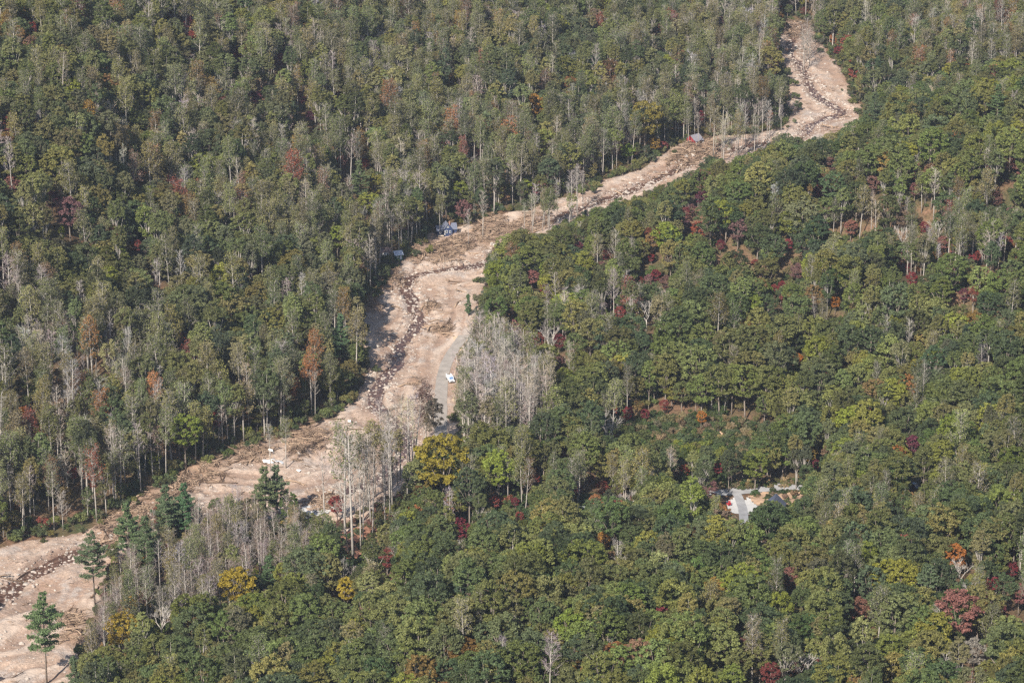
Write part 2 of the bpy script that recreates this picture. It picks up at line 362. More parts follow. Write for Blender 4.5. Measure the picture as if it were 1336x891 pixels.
def flow_streak(x, y):
    out = np.empty(len(x))
    for i in range(0, len(x), 20000):
        d2 = (x[i:i + 20000, None] - _cc[None, :, 0]) ** 2 + (y[i:i + 20000, None] - _cc[None, :, 1]) ** 2; j = d2.argmin(1); d = np.sqrt(d2[np.arange(len(j)), j])
        side = np.sign((x[i:i + 20000] - _cc[j, 0]) + .3 * (y[i:i + 20000] - _cc[j, 1])); out[i:i + 20000] = fbm((d * side) / 3.2 + fbm(x[i:i + 20000] / 14, y[i:i + 20000] / 14, 4, 2) * 2, j * 3.0 / 26.0, 55, 4)
    return out
dx0, dy0 = _dc.min(0) - 8; dx1, dy1 = _dc.max(0) + 8
mx_, my_ = np.meshgrid(np.arange(dx0, dx1, MS), np.arange(dy0, dy1, MS)); ny_, nx_ = mx_.shape
fx_, fy_ = mx_.ravel(), my_.ravel()
_near = in_poly(fx_, fy_, DEBRIS)
_coarse = seg_dist(fx_[~_near], fy_[~_near], DEBRIS, True) < 5; _near[np.where(~_near)[0][_coarse]] = True
idx = np.where(_near)[0]; mz, msd, mwet, mwd = mud_h(fx_[idx], fy_[idx])
mst = flow_streak(fx_[idx], fy_[idx]); mz = mz + mst * .9 * sstep(4, 9, seg_dist(fx_[idx], fy_[idx], ROAD)) * sstep(.5, 4, msd) * sstep(3, 8, seg_dist(fx_[idx], fy_[idx], CREEK))
full = np.full(nx_ * ny_, -1); full[idx] = np.arange(len(idx))
qf = grid_faces(nx_, ny_); q = full[qf]; q = q[(q >= 0).all(1)]
M_MUD = mud_material()
tag(mesh_obj('mud_flow', mk_mesh('mud_flow', np.stack([fx_[idx], fy_[idx], mz], -1), q, [M_MUD], smooth=True, attrs={'wet': mwet, 'wood': np.clip(mwd * .85 + np.clip(.55 - msd / 7, 0, .45) * (msd < 4), 0, 1), 'streak': mst})), kind='structure')
_tx, _ty = dx0, dy0
TAB = {n: np.full(nx_ * ny_, v, float) for n, v in (('h', -1e9), ('sd', -9.0), ('wet', 0.0), ('wd', 0.0))}
for n, v in (('h', mz), ('sd', msd), ('wet', mwet), ('wd', mwd)): TAB[n][idx] = v
TAB = {n: v.reshape(ny_, nx_) for n, v in TAB.items()}
_gcr = seg_dist(_gx, _gy, CREEK); _grd = _roadd
def look(tab, x, y):
    i = np.clip(np.rint((np.asarray(x, float) - _tx) / MS).astype(int), 0, nx_ - 1); j = np.clip(np.rint((np.asarray(y, float) - _ty) / MS).astype(int), 0, ny_ - 1); return TAB[tab][j, i]
def glook(arr, x, y):
    i = np.clip(np.rint((np.asarray(x, float) - GX[0]) / 3).astype(int), 0, len(GX) - 1); j = np.clip(np.rint((np.asarray(y, float) - GY[0]) / 3).astype(int), 0, len(GY) - 1); return arr[j, i]
def surf(x, y):
    x = np.atleast_1d(np.asarray(x, float)); y = np.atleast_1d(np.asarray(y, float))
    h = look('h', x, y); sd = look('sd', x, y); return np.where((h > -1e8) & (sd > 3), h, np.maximum(ground(x, y), h))

# the flow scoured its bed: the forest floor lies under the mud sheet
_mh = look('h', _ax, _ay); _ms = look('sd', _ax, _ay); _box = (_ax > dx0) & (_ax < dx1) & (_ay > dy0) & (_ay < dy1)
_az = np.where(_box & (_ms > .8) & (_mh > -1e8), np.minimum(_az, _mh - .5 - 2.5 * sstep(3, 7, _ms)), _az)
tag(mesh_obj('ground', mk_mesh('ground', np.stack([_ax, _ay, _az], -1), grid_faces(len(gxx), len(gyy)), [M_GROUND], smooth=True)), kind='structure')

def ribbon(name, path, half, zoff, mat, cross=(-1, -.5, 0, .5, 1), jitter=0.0, zfun=None, seed=0):
    P = np.array(path); T = np.gradient(P, axis=0); T /= np.linalg.norm(T, axis=1)[:, None] + 1e-9; N = np.stack([-T[:, 1], T[:, 0]], 1)
    rows = []; zs = []
    for k, c in enumerate(cross):
        hw = half if np.isscalar(half) else np.asarray(half)
        w = hw * (1 + jitter * fbm(np.arange(len(P)) / 3.0, np.full(len(P), k * 3.3), seed, 3))
        rows.append(P + N * (c * w)[:, None] if not np.isscalar(w) else P + N * (c * w))
    V = np.stack(rows, 1); X, Y = V[..., 0], V[..., 1]; Z = (zfun or ground)(X, Y) + zoff
    return mesh_obj(name, mk_mesh(name, np.stack([X, Y, Z], -1).reshape(-1, 3), grid_faces(len(cross), len(P)), [mat], smooth=True))
# stream water: thin dark brown water over wet stones
def water_material():
    m, nt, b = newmat('muddy_stream'); L = nt.links.new; tc = nd(nt, 'ShaderNodeTexCoord'); n = nd(nt, 'ShaderNodeTexNoise'); n.inputs['Scale'].default_value = .7; n.inputs['Detail'].default_value = 6
    L(tc.outputs['Object'], n.inputs[0]); c = nd(nt, 'ShaderNodeValToRGB'); e = c.color_ramp.elements; e[0].position = .38; e[0].color = (.05, .026, .018, 1); e[1].position = .7; e[1].color = (.15, .085, .06, 1)
    L(n.outputs[0], c.inputs[0]); L(c.outputs[0], b.inputs['Base Color']); b.inputs['Roughness'].default_value = .36; b.inputs['Specular IOR Level'].default_value = .3
    bp = nd(nt, 'ShaderNodeBump'); bp.inputs['Strength'].default_value = .5; bp.inputs['Distance'].default_value = .3; L(n.outputs[0], bp.inputs['Height']); L(bp.outputs[0], b.inputs['Normal']); return m
M_WATER = water_material()
tag(ribbon('stream', CREEK, np.where(CREEK[:, 1] < 880, 4.0, 2.9), -0.5, M_WATER, jitter=1.0, seed=5), kind='structure')
# asphalt
def asphalt(name, col):
    m = plain(name, col, .9, .18, .35, .2); return m
M_ASPH = asphalt('asphalt_dusty', (0.275, 0.245, 0.215)); M_ASPH2 = asphalt('asphalt_grey', (0.29, 0.285, 0.285)); M_DIRT = plain('dirt_shoulder', (0.47, 0.35, 0.24), .95, .2, .5, .1)
tag(ribbon('road_shoulder', ROAD, 4.4, .24, M_DIRT, jitter=.25, seed=3), kind='structure')
tag(ribbon('road', ROAD, 2.3, .34, M_ASPH, jitter=.12, seed=8), kind='structure')

# ------------------------------------------------------------------ tree kinds (built once each, copies share the meshes)
class Leaves:
    def __init__(s): s.c = []; s.n = []; s.s = []; s.m = []; s.w = []; s.el = []
    def add(s, c, n, size, var, mat=0, el=1.0):
        s.c.append(np.asarray(c)); s.n.append(np.asarray(n)); k = len(s.c[-1]); s.s.append(np.broadcast_to(size, (k,))); s.w.append(np.broadcast_to(var, (k,))); s.m.append(np.full(k, mat)); s.el.append(np.full(k, el))
    def mesh(s, rng, extra=None):
        c = np.concatenate(s.c); n = np.concatenate(s.n); sz = np.concatenate(s.s)[:, None]; el = np.concatenate(s.el)[:, None]; k = len(c)
        n = n / (np.linalg.norm(n, axis=1)[:, None] + 1e-9); t = rng.normal(size=(k, 3)); t -= (t * n).sum(1)[:, None] * n; t /= np.linalg.norm(t, axis=1)[:, None] + 1e-9
        b = np.cross(n, t); j = lambda: rng.uniform(.55, 1.15, (k, 1))
        V = np.stack([c + t * sz * el * j(), c + b * sz * .75 * j(), c - t * sz * el * j(), c - b * sz * .75 * j()], 1).reshape(-1, 3)
        F = np.arange(4 * k).reshape(-1, 4); var = np.repeat(np.concatenate(s.w), 4); mi = np.concatenate(s.m)
        return V, F, var, mi
def twig_tris(rng, a, b, w):
    """thin tapering slivers from a to b"""
    a = np.asarray(a); b = np.asarray(b); k = len(a); d = b - a; t = np.cross(d, rng.normal(size=(k, 3))); t /= np.linalg.norm(t, axis=1)[:, None] + 1e-9; w = np.broadcast_to(w, (k,))[:, None]
    V = np.stack([a + t * w, a - t * w, b - t * w * .25, b + t * w * .25], 1).reshape(-1, 3)
    return V, np.arange(4 * k).reshape(-1, 4)
def crown_mesh(name, leaves, rng, mats, twigs=None, twig_mat=1):
    V, F, var, mi = leaves.mesh(rng) if leaves else (np.zeros((0, 3)), np.zeros((0, 4), int), np.zeros(0), np.zeros(0, int))
    if twigs:
        tv = np.concatenate([t[0] for t in twigs]); off = 0; tf = []
        for t in twigs: tf.append(t[1] + off); off += len(t[0])
        tf = np.concatenate(tf) + len(V); V = np.concatenate([V, tv]); F = np.concatenate([F, tf]); var = np.concatenate([var, rng.uniform(0, 1, len(tv))]); mi = np.concatenate([mi, np.full(len(tf), twig_mat)])
    return mk_mesh(name, V, F, mats, mi, attrs={'var': var})
def oak(seed, H=20.0, W=5.2, base=.36, nl=170, lobe=.72, per=40, leaf=.29, peak=1.0, twigs=0):
    rng = np.random.default_rng(seed); L = Leaves(); z0 = H * base; hz = (H - z0) / 2; zc = z0 + hz
    u = rng.normal(size=(nl, 3)); u /= np.linalg.norm(u, axis=1)[:, None]; u[:, 2] = np.abs(u[:, 2]) ** .8 * np.sign(u[:, 2] + .35); rr = rng.uniform(.5, 1.0, nl) ** .5
    big = rng.normal(size=(9, 3)); big /= np.linalg.norm(big, axis=1)[:, None]; sh = .86 + .26 * np.clip(((u @ big.T).max(1) - .55) / .4, 0, 1) + .08 * np.sin(np.arctan2(u[:, 1], u[:, 0]) * 3 + seed) + rng.normal(0, .05, nl)
    C = np.stack([u[:, 0] * W * rr * sh, u[:, 1] * W * rr * sh, zc + u[:, 2] * hz * rr * np.where(u[:, 2] > 0, peak, .8)], 1)
    for k in range(nl):
        r = lobe * rng.uniform(.65, 1.35); m = int(per * (r / lobe) ** 2)
        v = rng.normal(size=(m, 3)); v /= np.linalg.norm(v, axis=1)[:, None]; v[:, 2] = np.where(v[:, 2] < -.35, -v[:, 2], v[:, 2])
        p = C[k] + v * r * rng.uniform(.6, 1.08, (m, 1)) * [1, 1, .72]
        n = v * .75 + rng.normal(size=(m, 3)) * .55 + np.array([0, 0, .35])
        L.add(p, n, leaf * rng.uniform(.6, 1.3, m), np.clip(rng.normal(.5, .22, m) + rng.normal(0, .13), 0, 1))
    tr = MB(); lean = rng.normal(0, .35, 2); top = (lean[0], lean[1], z0 + hz * 1.1)
    tr.tube([(0, 0, -.8), (lean[0] * .2, lean[1] * .2, z0 * .5), (lean[0] * .6, lean[1] * .6, z0), top], [.34, .27, .22, .08], 6)
    for k in rng.choice(nl, 12, replace=False):
        s0 = Vector((lean[0] * .6, lean[1] * .6, z0 * rng.uniform(.75, 1.25))); e = Vector(C[k]); mid = s0.lerp(e, .5) + Vector((0, 0, -.4))
        tr.tube([s0, mid, e], [.13, .09, .04], 4)
    return tr, crown_mesh('crown', L, rng, [M_LEAF]), W, H, z0
def poplar(seed, H=30.0, W=2.6, base=.5, sparse=1.0, leafn=1500, leaf=.27, bark_m=None, twn=260, spread=.55, nb=20, trunk_r=.3):
    """tall straight tree: pale trunk, rising limbs, thin foliage (leafn = 0: bare)"""
    rng = np.random.default_rng(seed); tr = MB(); b1 = rng.normal(0, .5, 2); z0 = H * base
    path = [(0, 0, -.8), (b1[0] * .15, b1[1] * .15, H * .3), (b1[0] * .5, b1[1] * .5, H * .62), (b1[0], b1[1], H * .97)]
    tr.tube(path, [trunk_r, trunk_r * .82, trunk_r * .55, .05], 6); ends = []; ta = []; tb = []
    def tp(z):
        t = z / (H * .97); return Vector((b1[0] * t * t, b1[1] * t * t, z))
    for k in range(nb):
        z = z0 + (H * .94 - z0) * (k + rng.uniform(0, .8)) / nb; s0 = tp(z); a = k * 2.4 + rng.uniform(-.5, .5); f = (z - z0) / (H - z0)
        ln = W * (1.35 - .95 * f) * rng.uniform(.55, 1.2); up = ln * rng.uniform(.7, 1.5) / (spread + .45)
        e = s0 + Vector((math.cos(a) * ln, math.sin(a) * ln, up)); mid = s0.lerp(e, .5) + Vector((math.cos(a) * ln * .12, math.sin(a) * ln * .12, -up * .08))
        tr.tube([s0, mid, e], [.1 * (1.25 - f * .7), .06, .02], 4)
        for q in range(int(twn / nb)):
            t = rng.uniform(.25, 1); s1 = s0.lerp(mid, min(1, 2 * t)) if t < .5 else mid.lerp(e, 2 * t - 1)
            dv = Vector((math.cos(a) * .7, math.sin(a) * .7, .9)) + Vector(rng.normal(0, .65, 3)); ll = rng.uniform(.7, 2.0) * (W / 2.6) ** .5
            ta.append(tuple(s1)); e1 = s1 + dv.normalized() * ll; tb.append(tuple(e1))
            for q2 in range(2):
                s2 = s1.lerp(e1, rng.uniform(.3, .9)); ta.append(tuple(s2)); tb.append(tuple(s2 + (dv.normalized() + Vector(rng.normal(0, .6, 3))).normalized() * rng.uniform(.4, 1.1)))
    tws = [twig_tris(rng, ta, tb, rng.uniform(.022, .05, len(ta)))]
    L = None
    if leafn:
        L = Leaves(); e = np.array(tb); ii = rng.integers(0, len(e), leafn); p = e[ii] + rng.normal(0, .42, (leafn, 3)); n = rng.normal(size=(leafn, 3)) + [0, 0, .9]
        L.add(p, n, leaf * rng.uniform(.6, 1.3, leafn), np.clip(rng.normal(.5, .25, leafn), 0, 1))
    return tr, crown_mesh('crown', L, rng, [M_LEAF, M_TWIG if not leafn else M_TWIG_P], tws), W * 1.1, H, z0
def spreading_dead(seed, H=15.0, W=4.5):
    rng = np.random.default_rng(seed); tr = MB(); fine = MB(); ta = []; tb = []
    def grow(p, d, ln, r, depth):
        q = p + d * ln; m = p.lerp(q, .5) + Vector(rng.normal(0, ln * .06, 3)); (tr if depth < 2 else fine).tube([p, m, q], [r, r * .85, r * .65], 5 if depth < 2 else 4)
        if depth >= 3:
            for _ in range(7):
                s = p.lerp(q, rng.uniform(.2, 1)); ta.append(tuple(s)); tb.append(tuple(s + (d + Vector(rng.normal(0, .5, 3))).normalized() * rng.uniform(.6, 1.7)))
            return
        for k in range(3 if depth else 5):
            a = k * 2.1 + rng.uniform(-.5, .5); sd = Vector((math.cos(a), math.sin(a), 0)); nd_ = (d * 1.0 + sd * rng.uniform(.45, .85) + Vector((0, 0, .25))).normalized()
            grow(p.lerp(q, rng.uniform(.75, 1.0)), nd_, ln * rng.uniform(.55, .8), r * .58, depth + 1)
    grow(Vector((0, 0, -.5)), Vector((0, 0, 1)), H * .36, .3, 0)
    tv, tf = twig_tris(rng, ta, tb, .035); V = np.concatenate([np.array(fine.v), tv]); F = [f for f in fine.f] + [tuple(int(i) + len(fine.v) for i in f) for f in tf]
    return tr, mk_mesh('crown', V, F, [M_DEAD], attrs={'var': np.full(len(V), .5)}), W, H, H * .35
def pine(seed, H=27.0, W=5.6, base=.4, step=1.4):
    rng = np.random.default_rng(seed); tr = MB(); L = Leaves(); tr.tube([(0, 0, -.8), (.1, .05, H * .5), (.05, .1, H * .98)], [.3, .22, .04], 6); z = H * base; k = 0
    while z < H * .985:
        f = (z - H * base) / (H * (1 - base)); rad = W * (min(1.0, .62 + f * 1.6) if f < .3 else (1.12 - f) / .82) ** .8 * rng.uniform(.38, 1.2); nb = rng.integers(3, 7); a0 = rng.uniform(0, 6.28)
        for b in range(nb):
            a = a0 + b * 6.283 / nb + rng.uniform(-.3, .3); ln = max(.5, rad * rng.uniform(.55, 1.15)); rise = ln * rng.uniform(.02, .28) * (1 + f)
            dv = np.array([math.cos(a), math.sin(a), 0]); sd = np.array([-dv[1], dv[0], 0]); m = int(58 * ln)
            tr.tube([(0, 0, z), tuple(dv * ln * .9 + [0, 0, z + rise * .9])], [.06, .02], 3)
            t = rng.uniform(.2, 1, m) ** .75; p = dv * (t * ln)[:, None] + sd * (rng.normal(0, .3, m) * (.35 + .75 * (1 - np.abs(t - .65))) * ln * .5)[:, None] + np.array([0, 0, z]) + np.array([0, 0, 1]) * (t * rise + rng.normal(.08, .17, m))[:, None]
            L.add(p, rng.normal(size=(m, 3)) * .6 + [0, 0, .8], .2 * rng.uniform(.7, 1.4, m), rng.uniform(0, 1, m), 0, 1.7)
        z += step * rng.uniform(.7, 1.3) * (1 - .35 * f); k += 1
    return tr, crown_mesh('crown', L, rng, [M_NEEDLE]), W, H, H * base
def shrub(seed, H=3.4, W=2.3):
    rng = np.random.default_rng(seed); L = Leaves(); tr = MB()
    for k in range(11):
        a = rng.uniform(0, 6.28); r = W * rng.uniform(.1, .75); c = np.array([math.cos(a) * r, math.sin(a) * r, H * rng.uniform(.3, .8)]); m = 85; v = rng.normal(size=(m, 3)); v /= np.linalg.norm(v, axis=1)[:, None]
        L.add(c + v * rng.uniform(.35, .85, (m, 1)) * [1, 1, .8], v + rng.normal(size=(m, 3)) * .5 + [0, 0, .3], .22 * rng.uniform(.6, 1.3, m), rng.uniform(.1, .9, m)); tr.tube([(0, 0, -.3), tuple(c)], [.05, .02], 4)
    return tr, crown_mesh('crown', L, rng, [M_LEAF]), W, H, 0.3
KINDS = []   # (trunk mesh, crown mesh, radius, height, crown base)
def kind(t, barkmat):
    tr, cm, W, H, z0 = t; KINDS.append((mk_mesh('trunk', tr.v, tr.f, [barkmat], smooth=True), cm, W, H, z0)); return len(KINDS) - 1
OAKS = [kind(oak(1), M_BARK_D), kind(oak(2, 19, 5.8, .34, 210), M_BARK_D), kind(oak(3, 22, 4.7, .36, 165), M_BARK_D), kind(oak(4, 18, 5.0, .33, 150, .85), M_BARK_D), kind(oak(5, 21, 5.4, .38, 210, .64), M_BARK_D), kind(oak(6, 17, 4.4, .3, 135, .72), M_BARK_D)]
TALL = [kind(oak(11, 27, 3.8, .38, 150, .68, 38, .28), M_BARK_P), kind(oak(12, 25, 3.5, .4, 125, .66, 36, .28), M_BARK_P), kind(oak(13, 24, 4.0, .42, 95, .7, 34, .28), M_BARK_P)]
SPARSE = [kind(poplar(21, 29, 2.7, .42, 1, 1700), M_BARK_P), kind(poplar(22, 27, 2.5, .46, 1, 1200, .25), M_BARK_P), kind(poplar(23, 30, 2.9, .5, 1, 2100, .28), M_BARK_P), kind(poplar(24, 24, 3.0, .4, 1, 2300, .3, nb=22), M_BARK_P)]
BARE = [kind(poplar(31, 30, 2.3, .48, 1, 0, twn=250), M_BARK_P), kind(poplar(32, 28, 2.0, .5, 1, 0, twn=200), M_BARK_P), kind(poplar(33, 31, 2.6, .45, 1, 0, twn=290, nb=24), M_BARK_P), kind(poplar(34, 22, 3.4, .3, 1, 0, twn=360, nb=26, spread=.8, trunk_r=.24), M_BARK_P)]
DEAD = [kind(spreading_dead(41), M_DEAD), kind(spreading_dead(42, 17, 4.8), M_DEAD)]
PINE = [kind(pine(51), M_BARK_D), kind(pine(52, 22, 4.6, .25, 1.3), M_BARK_D), kind(pine(53, 18, 3.6, .12, 1.0), M_BARK_D)]
SHRUB = [kind(shrub(61), M_BARK_D), kind(shrub(62, 2.6, 2.6), M_BARK_D), kind(shrub(63, 4.6, 2.2), M_BARK_D)]

# ------------------------------------------------------------------ what grows where
def hsv_jit(c, rng, j=.19):
    f = 1 + rng.normal(0, j); return (max(.004, c[0] * f * (1 + rng.normal(0, .07))), max(.004, c[1] * f), max(.003, c[2] * f * (1 + rng.normal(0, .12))))
GREENS_R = [(.092, .115, .03), (.078, .098, .03), (.108, .126, .034), (.062, .08, .03), (.125, .138, .038), (.078, .098, .038), (.12, .122, .036), (.1, .106, .04), (.135, .13, .04), (.052, .07, .03)]
GREENS_L = [(.09, .106, .036), (.072, .088, .036), (.105, .116, .04), (.06, .074, .034), (.125, .122, .04), (.078, .09, .04), (.112, .116, .036), (.132, .12, .04), (.094, .094, .046)]
PALE = [(.135, .145, .05), (.12, .13, .046), (.16, .15, .056), (.11, .12, .046), (.15, .135, .06)]
AUT = [(.20, .13, .03), (.16, .10, .035), (.17, .055, .035), (.14, .085, .05), (.22, .10, .035)]
REDS = [(.155, .026, .028), (.125, .022, .026), (.17, .04, .03)]; PINKS = [(.19, .085, .07), (.16, .075, .065)]; PURP = [(.10, .025, .04), (.12, .03, .04)]
GOLD = [(.26, .19, .02), (.22, .15, .025)]; ORANGE = [(.27, .11, .022), (.24, .13, .03)]; YG = [(.14, .16, .025), (.16, .165, .03)]
TWIG_T = [(.29, .255, .225), (.26, .225, .19), (.31, .27, .245), (.25, .21, .185)]
# image regions with their own mixture (oak, tall, sparse, bare); later ones win
ZONES = [
    ([(-300, -400), (1800, -400), (1800, 1300), (-300, 1300)], (.86, .075, .05, .015), 'R'),
    ([(-300, -400), (1100, -400), (1040, 180), (760, 260), (560, 330), (470, 430), (480, 520), (200, 660), (-300, 760)], (.65, .21, .11, .03), 'L'),
    ([(1030, -400), (1800, -400), (1800, 90), (1336, 100), (1140, 160), (1060, 40)], (.58, .24, .13, .05), 'L'),
    ([(330, 30), (620, 10), (640, 160), (560, 260), (450, 330), (380, 330), (300, 260)], (.24, .30, .38, .08), 'L'),
    ([(150, 200), (330, 200), (360, 330), (250, 340)], (.30, .28, .32, .10), 'L'),
    ([(0, 430), (120, 440), (230, 470), (240, 600), (130, 690), (-60, 720)], (.10, .2, .40, .30), 'L'),
    ([(120, 500), (300, 520), (420, 520), (430, 560), (300, 600), (160, 660)], (.16, .26, .36, .22), 'L'),
    ([(440, 280), (560, 270), (560, 330), (480, 400), (440, 390)], (.10, .18, .37, .35), 'L'),
    ([(600, 200), (800, 150), (900, 150), (900, 220), (740, 265), (620, 295)], (.22, .2, .33, .25), 'L'),
    ([(900, 60), (1015, 30), (1030, 190), (900, 195)], (.16, .16, .34, .34), 'L'),
    ([(1050, -20), (1080, 50), (1020, 28)], (.1, .2, .3, .4), 'L'),
    ([(1180, 60), (1336, 40), (1336, 110), (1200, 130)], (.25, .2, .35, .2), 'L'),
    ([(1060, 290), (1336, 250), (1336, 370), (1200, 370), (1080, 340)], (.42, .16, .24, .18), 'R'),
    ([(700, 395), (860, 390), (880, 450), (700, 480)], (.5, .14, .16, .20), 'R'),
    ([(960, 660), (1336, 600), (1400, 720), (1100, 740), (960, 720)], (.76, .12, .11, .01), 'R'),
    ([(1000, 780), (1400, 760), (1400, 960), (980, 960)], (.82, .08, .07, .03), 'R'),
    ([(700, 560), (930, 560), (940, 690), (640, 700)], (.66, .16, .12, .06), 'R'),
]
GROVE = [([(112, 830), (142, 765), (178, 728), (230, 705), (300, 690), (380, 696), (430, 706), (440, 745), (400, 775), (330, 800), (250, 830), (190, 860), (120, 900)], (.0, .04, .2, .76), (.5, .8), 5.0),
         ([(405, 700), (440, 745), (480, 715), (520, 680), (550, 645), (562, 615), (535, 610), (490, 640), (450, 690)], (.0, .02, .1, .88), (.9, 1.12), 6.2),
         ([(602, 500), (640, 500), (715, 540), (735, 590), (680, 612), (604, 612)], (.0, .04, .12, .84), (.9, 1.12), 4.6),
         ([(628, 318), (700, 292), (720, 305), (660, 345)], (.0, .0, .2, .8), (.6, .8), 6.0),
         ([(925, 200), (1022, 180), (1015, 200), (945, 222)], (.0, .05, .3, .65), (.55, .85), 7.0), ([(690, 300), (735, 280), (770, 268), (745, 298), (700, 318)], (.0, .05, .25, .7), (.55, .8), 7.0)]
# parts of the picture where bare ground, road or roofs show: nothing nearer may cover them
CLEAR = [[(-20, 728), (60, 708), (140, 694), (165, 674), (180, 690), (150, 722), (128, 762), (104, 792), (92, 860), (70, 910), (-20, 910)],
    [(172, 664), (230, 624), (300, 594), (345, 579), (376, 577), (370, 602), (330, 627), (290, 642), (240, 648), (200, 662)],
    [(375, 614), (420, 592), (450, 562), (470, 545), (525, 562), (472, 602), (442, 640), (440, 662), (400, 667), (380, 642)],
    [(474, 430), (470, 407), (500, 377), (525, 347), (550, 322), (600, 300), (645, 294), (690, 285), (640, 325), (628, 345), (626, 385), (618, 420), (610, 445), (600, 470), (597, 500), (596, 578), (563, 578), (545, 572), (520, 556), (490, 537), (478, 510), (490, 480), (480, 450)],
    [(765, 262), (800, 242), (850, 230), (880, 202), (925, 190), (918, 215), (880, 235), (850, 250), (790, 270)],
    [(1015, 42), (1045, 32), (1065, 60), (1090, 85), (1105, 115), (1122, 155), (1092, 174), (1050, 182), (1030, 180), (1028, 120), (1015, 80)],
    [(944, 638), (1048, 631), (1046, 648), (1036, 662), (1026, 656), (1012, 650), (990, 662), (982, 684), (964, 684), (944, 668)],
    [(565, 288), (602, 288), (602, 308), (565, 308)], [(894, 171), (920, 169), (922, 190), (894, 190)], [(496, 326), (528, 324), (528, 344), (496, 344)], [(750, 660), (764, 660), (764, 671), (750, 671)], [(1186, 628), (1200, 628), (1200, 640), (1186, 640)],
    [(800, 556), (860, 548), (950, 552), (995, 566), (980, 586), (920, 582), (860, 576)], [(455, 692), (480, 662), (530, 632), (540, 642), (508, 676), (482, 708), (464, 735), (450, 722)], [(1005, 651), (1016, 651), (1016, 657), (1005, 657)],
    [(925, 188), (985, 178), (1012, 180), (995, 194), (950, 210), (925, 206)], [(690, 286), (722, 270), (766, 256), (786, 266), (745, 290), (715, 306), (690, 304)]]
BRUSH = [(770, 565), (850, 545), (950, 548), (1010, 562), (1000, 600), (900, 592), (820, 585)]     # grassy clearing: shrubs only
trees = []     # dicts
def put(k, x, y, s, tint, z=None, force=False, label=None, rot=None, lean=0.0, cat=None, name=None):
    trees.append(dict(a=1.0 if force else R.uniform(.78, 1.18), tilt=0.0 if force and k not in BARE else abs(R.normal(0, .045)), k=k, x=x, y=y, z=float(ground(x, y)) if z is None else z, s=s, t=tint, r=R.uniform(0, 6.283) if rot is None else rot, f=force, label=label, name=name))
def covers_clear(k, x, y, z, s):
    W, H, z0 = KINDS[k][2] * s, KINDS[k][3] * s, KINDS[k][4] * s
    pts = [(-W * .85, z0 * .7 + H * .3), (W * .85, z0 * .7 + H * .3), (-W * .7, H * .72), (W * .7, H * .72), (-W * .3, H * .9), (W * .3, H * .9), (0, z0 * .5), (0, (z0 + H) / 2), (0, H * .93), (-W * .75, (z0 + H) / 2), (W * .75, (z0 + H) / 2), (0, z0), (-W * .5, H * .82), (W * .5, H * .82)]
    P = [project(x + a, y, z + b) for a, b in pts]
    for px, py, _ in P:
        i, j = int(px) + 120, int(py) + 60
        if 0 <= i < 1560 and 0 <= j < 1100 and CMASK[j, i]: return True
    return False
_mx, _my = np.meshgrid(np.arange(-120, 1440), np.arange(-60, 1040)); CMASK = np.zeros(_mx.shape, bool)
for c in CLEAR: CMASK |= in_poly(_mx, _my, c)
# jittered planting grid
def plant(step, zonefn, seed):
    rng = np.random.default_rng(seed); xs = np.arange(-430, 470, step); ys = np.arange(615, 1720, step)
    X, Y = np.meshgrid(xs, ys); X = X + rng.uniform(-.46, .46, X.shape) * step; Y = Y + rng.uniform(-.46, .46, Y.shape) * step
    Z = ground(X, Y); px, py, d = project(X, Y, Z); ok = (px > -110) & (px < 1450) & (py > -60) & (py < 1030)
    return X[ok], Y[ok], Z[ok], px[ok], py[ok], rng
X, Y, Z, PX, PY, rng = plant(5.5, None, 5)
zone = np.zeros(len(X), int)
for i, (poly, _, _) in enumerate(ZONES):
    zone[in_poly(PX, PY, poly)] = i
_in = in_poly(X, Y, DEBRIS); _sd = np.where(_in, 1, -1) * seg_dist(X, Y, DEBRIS, True); _rd = seg_dist(X, Y, ROAD)
_gr = np.zeros(len(X), bool)
for g in GROVE: _gr |= in_poly(PX, PY, g[0])
_br = in_poly(PX, PY, BRUSH)
_redzone = in_poly(PX, PY, [(900, 250), (1100, 190), (1400, 190), (1400, 400), (1000, 400), (700, 480), (690, 400)])
for i in range(len(X)):
    if _sd[i] > -1.5 or _gr[i] or _rd[i] < 8 or _br[i]: continue
    pr = ZONES[zone[i]][1]; side = ZONES[zone[i]][2]; c = rng.choice(4, p=pr)
    patch = vnoise(X[i] / 28, Y[i] / 28, 91)
    if patch > .82 and c == 0 and side == 'L': c = 2
    if c == 0:
        k = int(rng.choice(OAKS)); s = rng.uniform(.56, 1.06) * (.86 + .26 * vnoise(X[i] / 35, Y[i] / 35, 17)); g = GREENS_R if side == 'R' else GREENS_L
        t = g[rng.integers(len(g))]
        if rng.random() < (.05 if side == 'R' else .07): t = AUT[rng.integers(len(AUT))]; s *= .8
        elif rng.random() < .06: t = YG[rng.integers(2)]
        if _redzone[i] and rng.random() < .13: t = (REDS + PINKS + PINKS + ORANGE)[rng.integers(9)]; s *= .52; k = OAKS[5]
    elif c == 1:
        k = int(rng.choice(TALL)); s = rng.uniform(.75, 1.05); t = (GREENS_L + PALE)[rng.integers(len(GREENS_L) + len(PALE))]
    elif c == 2:
        k = int(rng.choice(SPARSE)); s = rng.uniform(.72, 1.0); t = PALE[rng.integers(len(PALE))]
        if rng.random() < .1: t = AUT[rng.integers(len(AUT))]
    else:
        k = int(rng.choice(BARE)); s = rng.uniform(.5, 1.0); t = TWIG_T[rng.integers(len(TWIG_T))]
    if side == 'R' and c > 0: s *= .82
    if covers_clear(k, X[i], Y[i], Z[i], s):
        s *= .72
        if covers_clear(k, X[i], Y[i], Z[i], s): continue
    put(k, X[i], Y[i], s, hsv_jit(t, rng), Z[i])
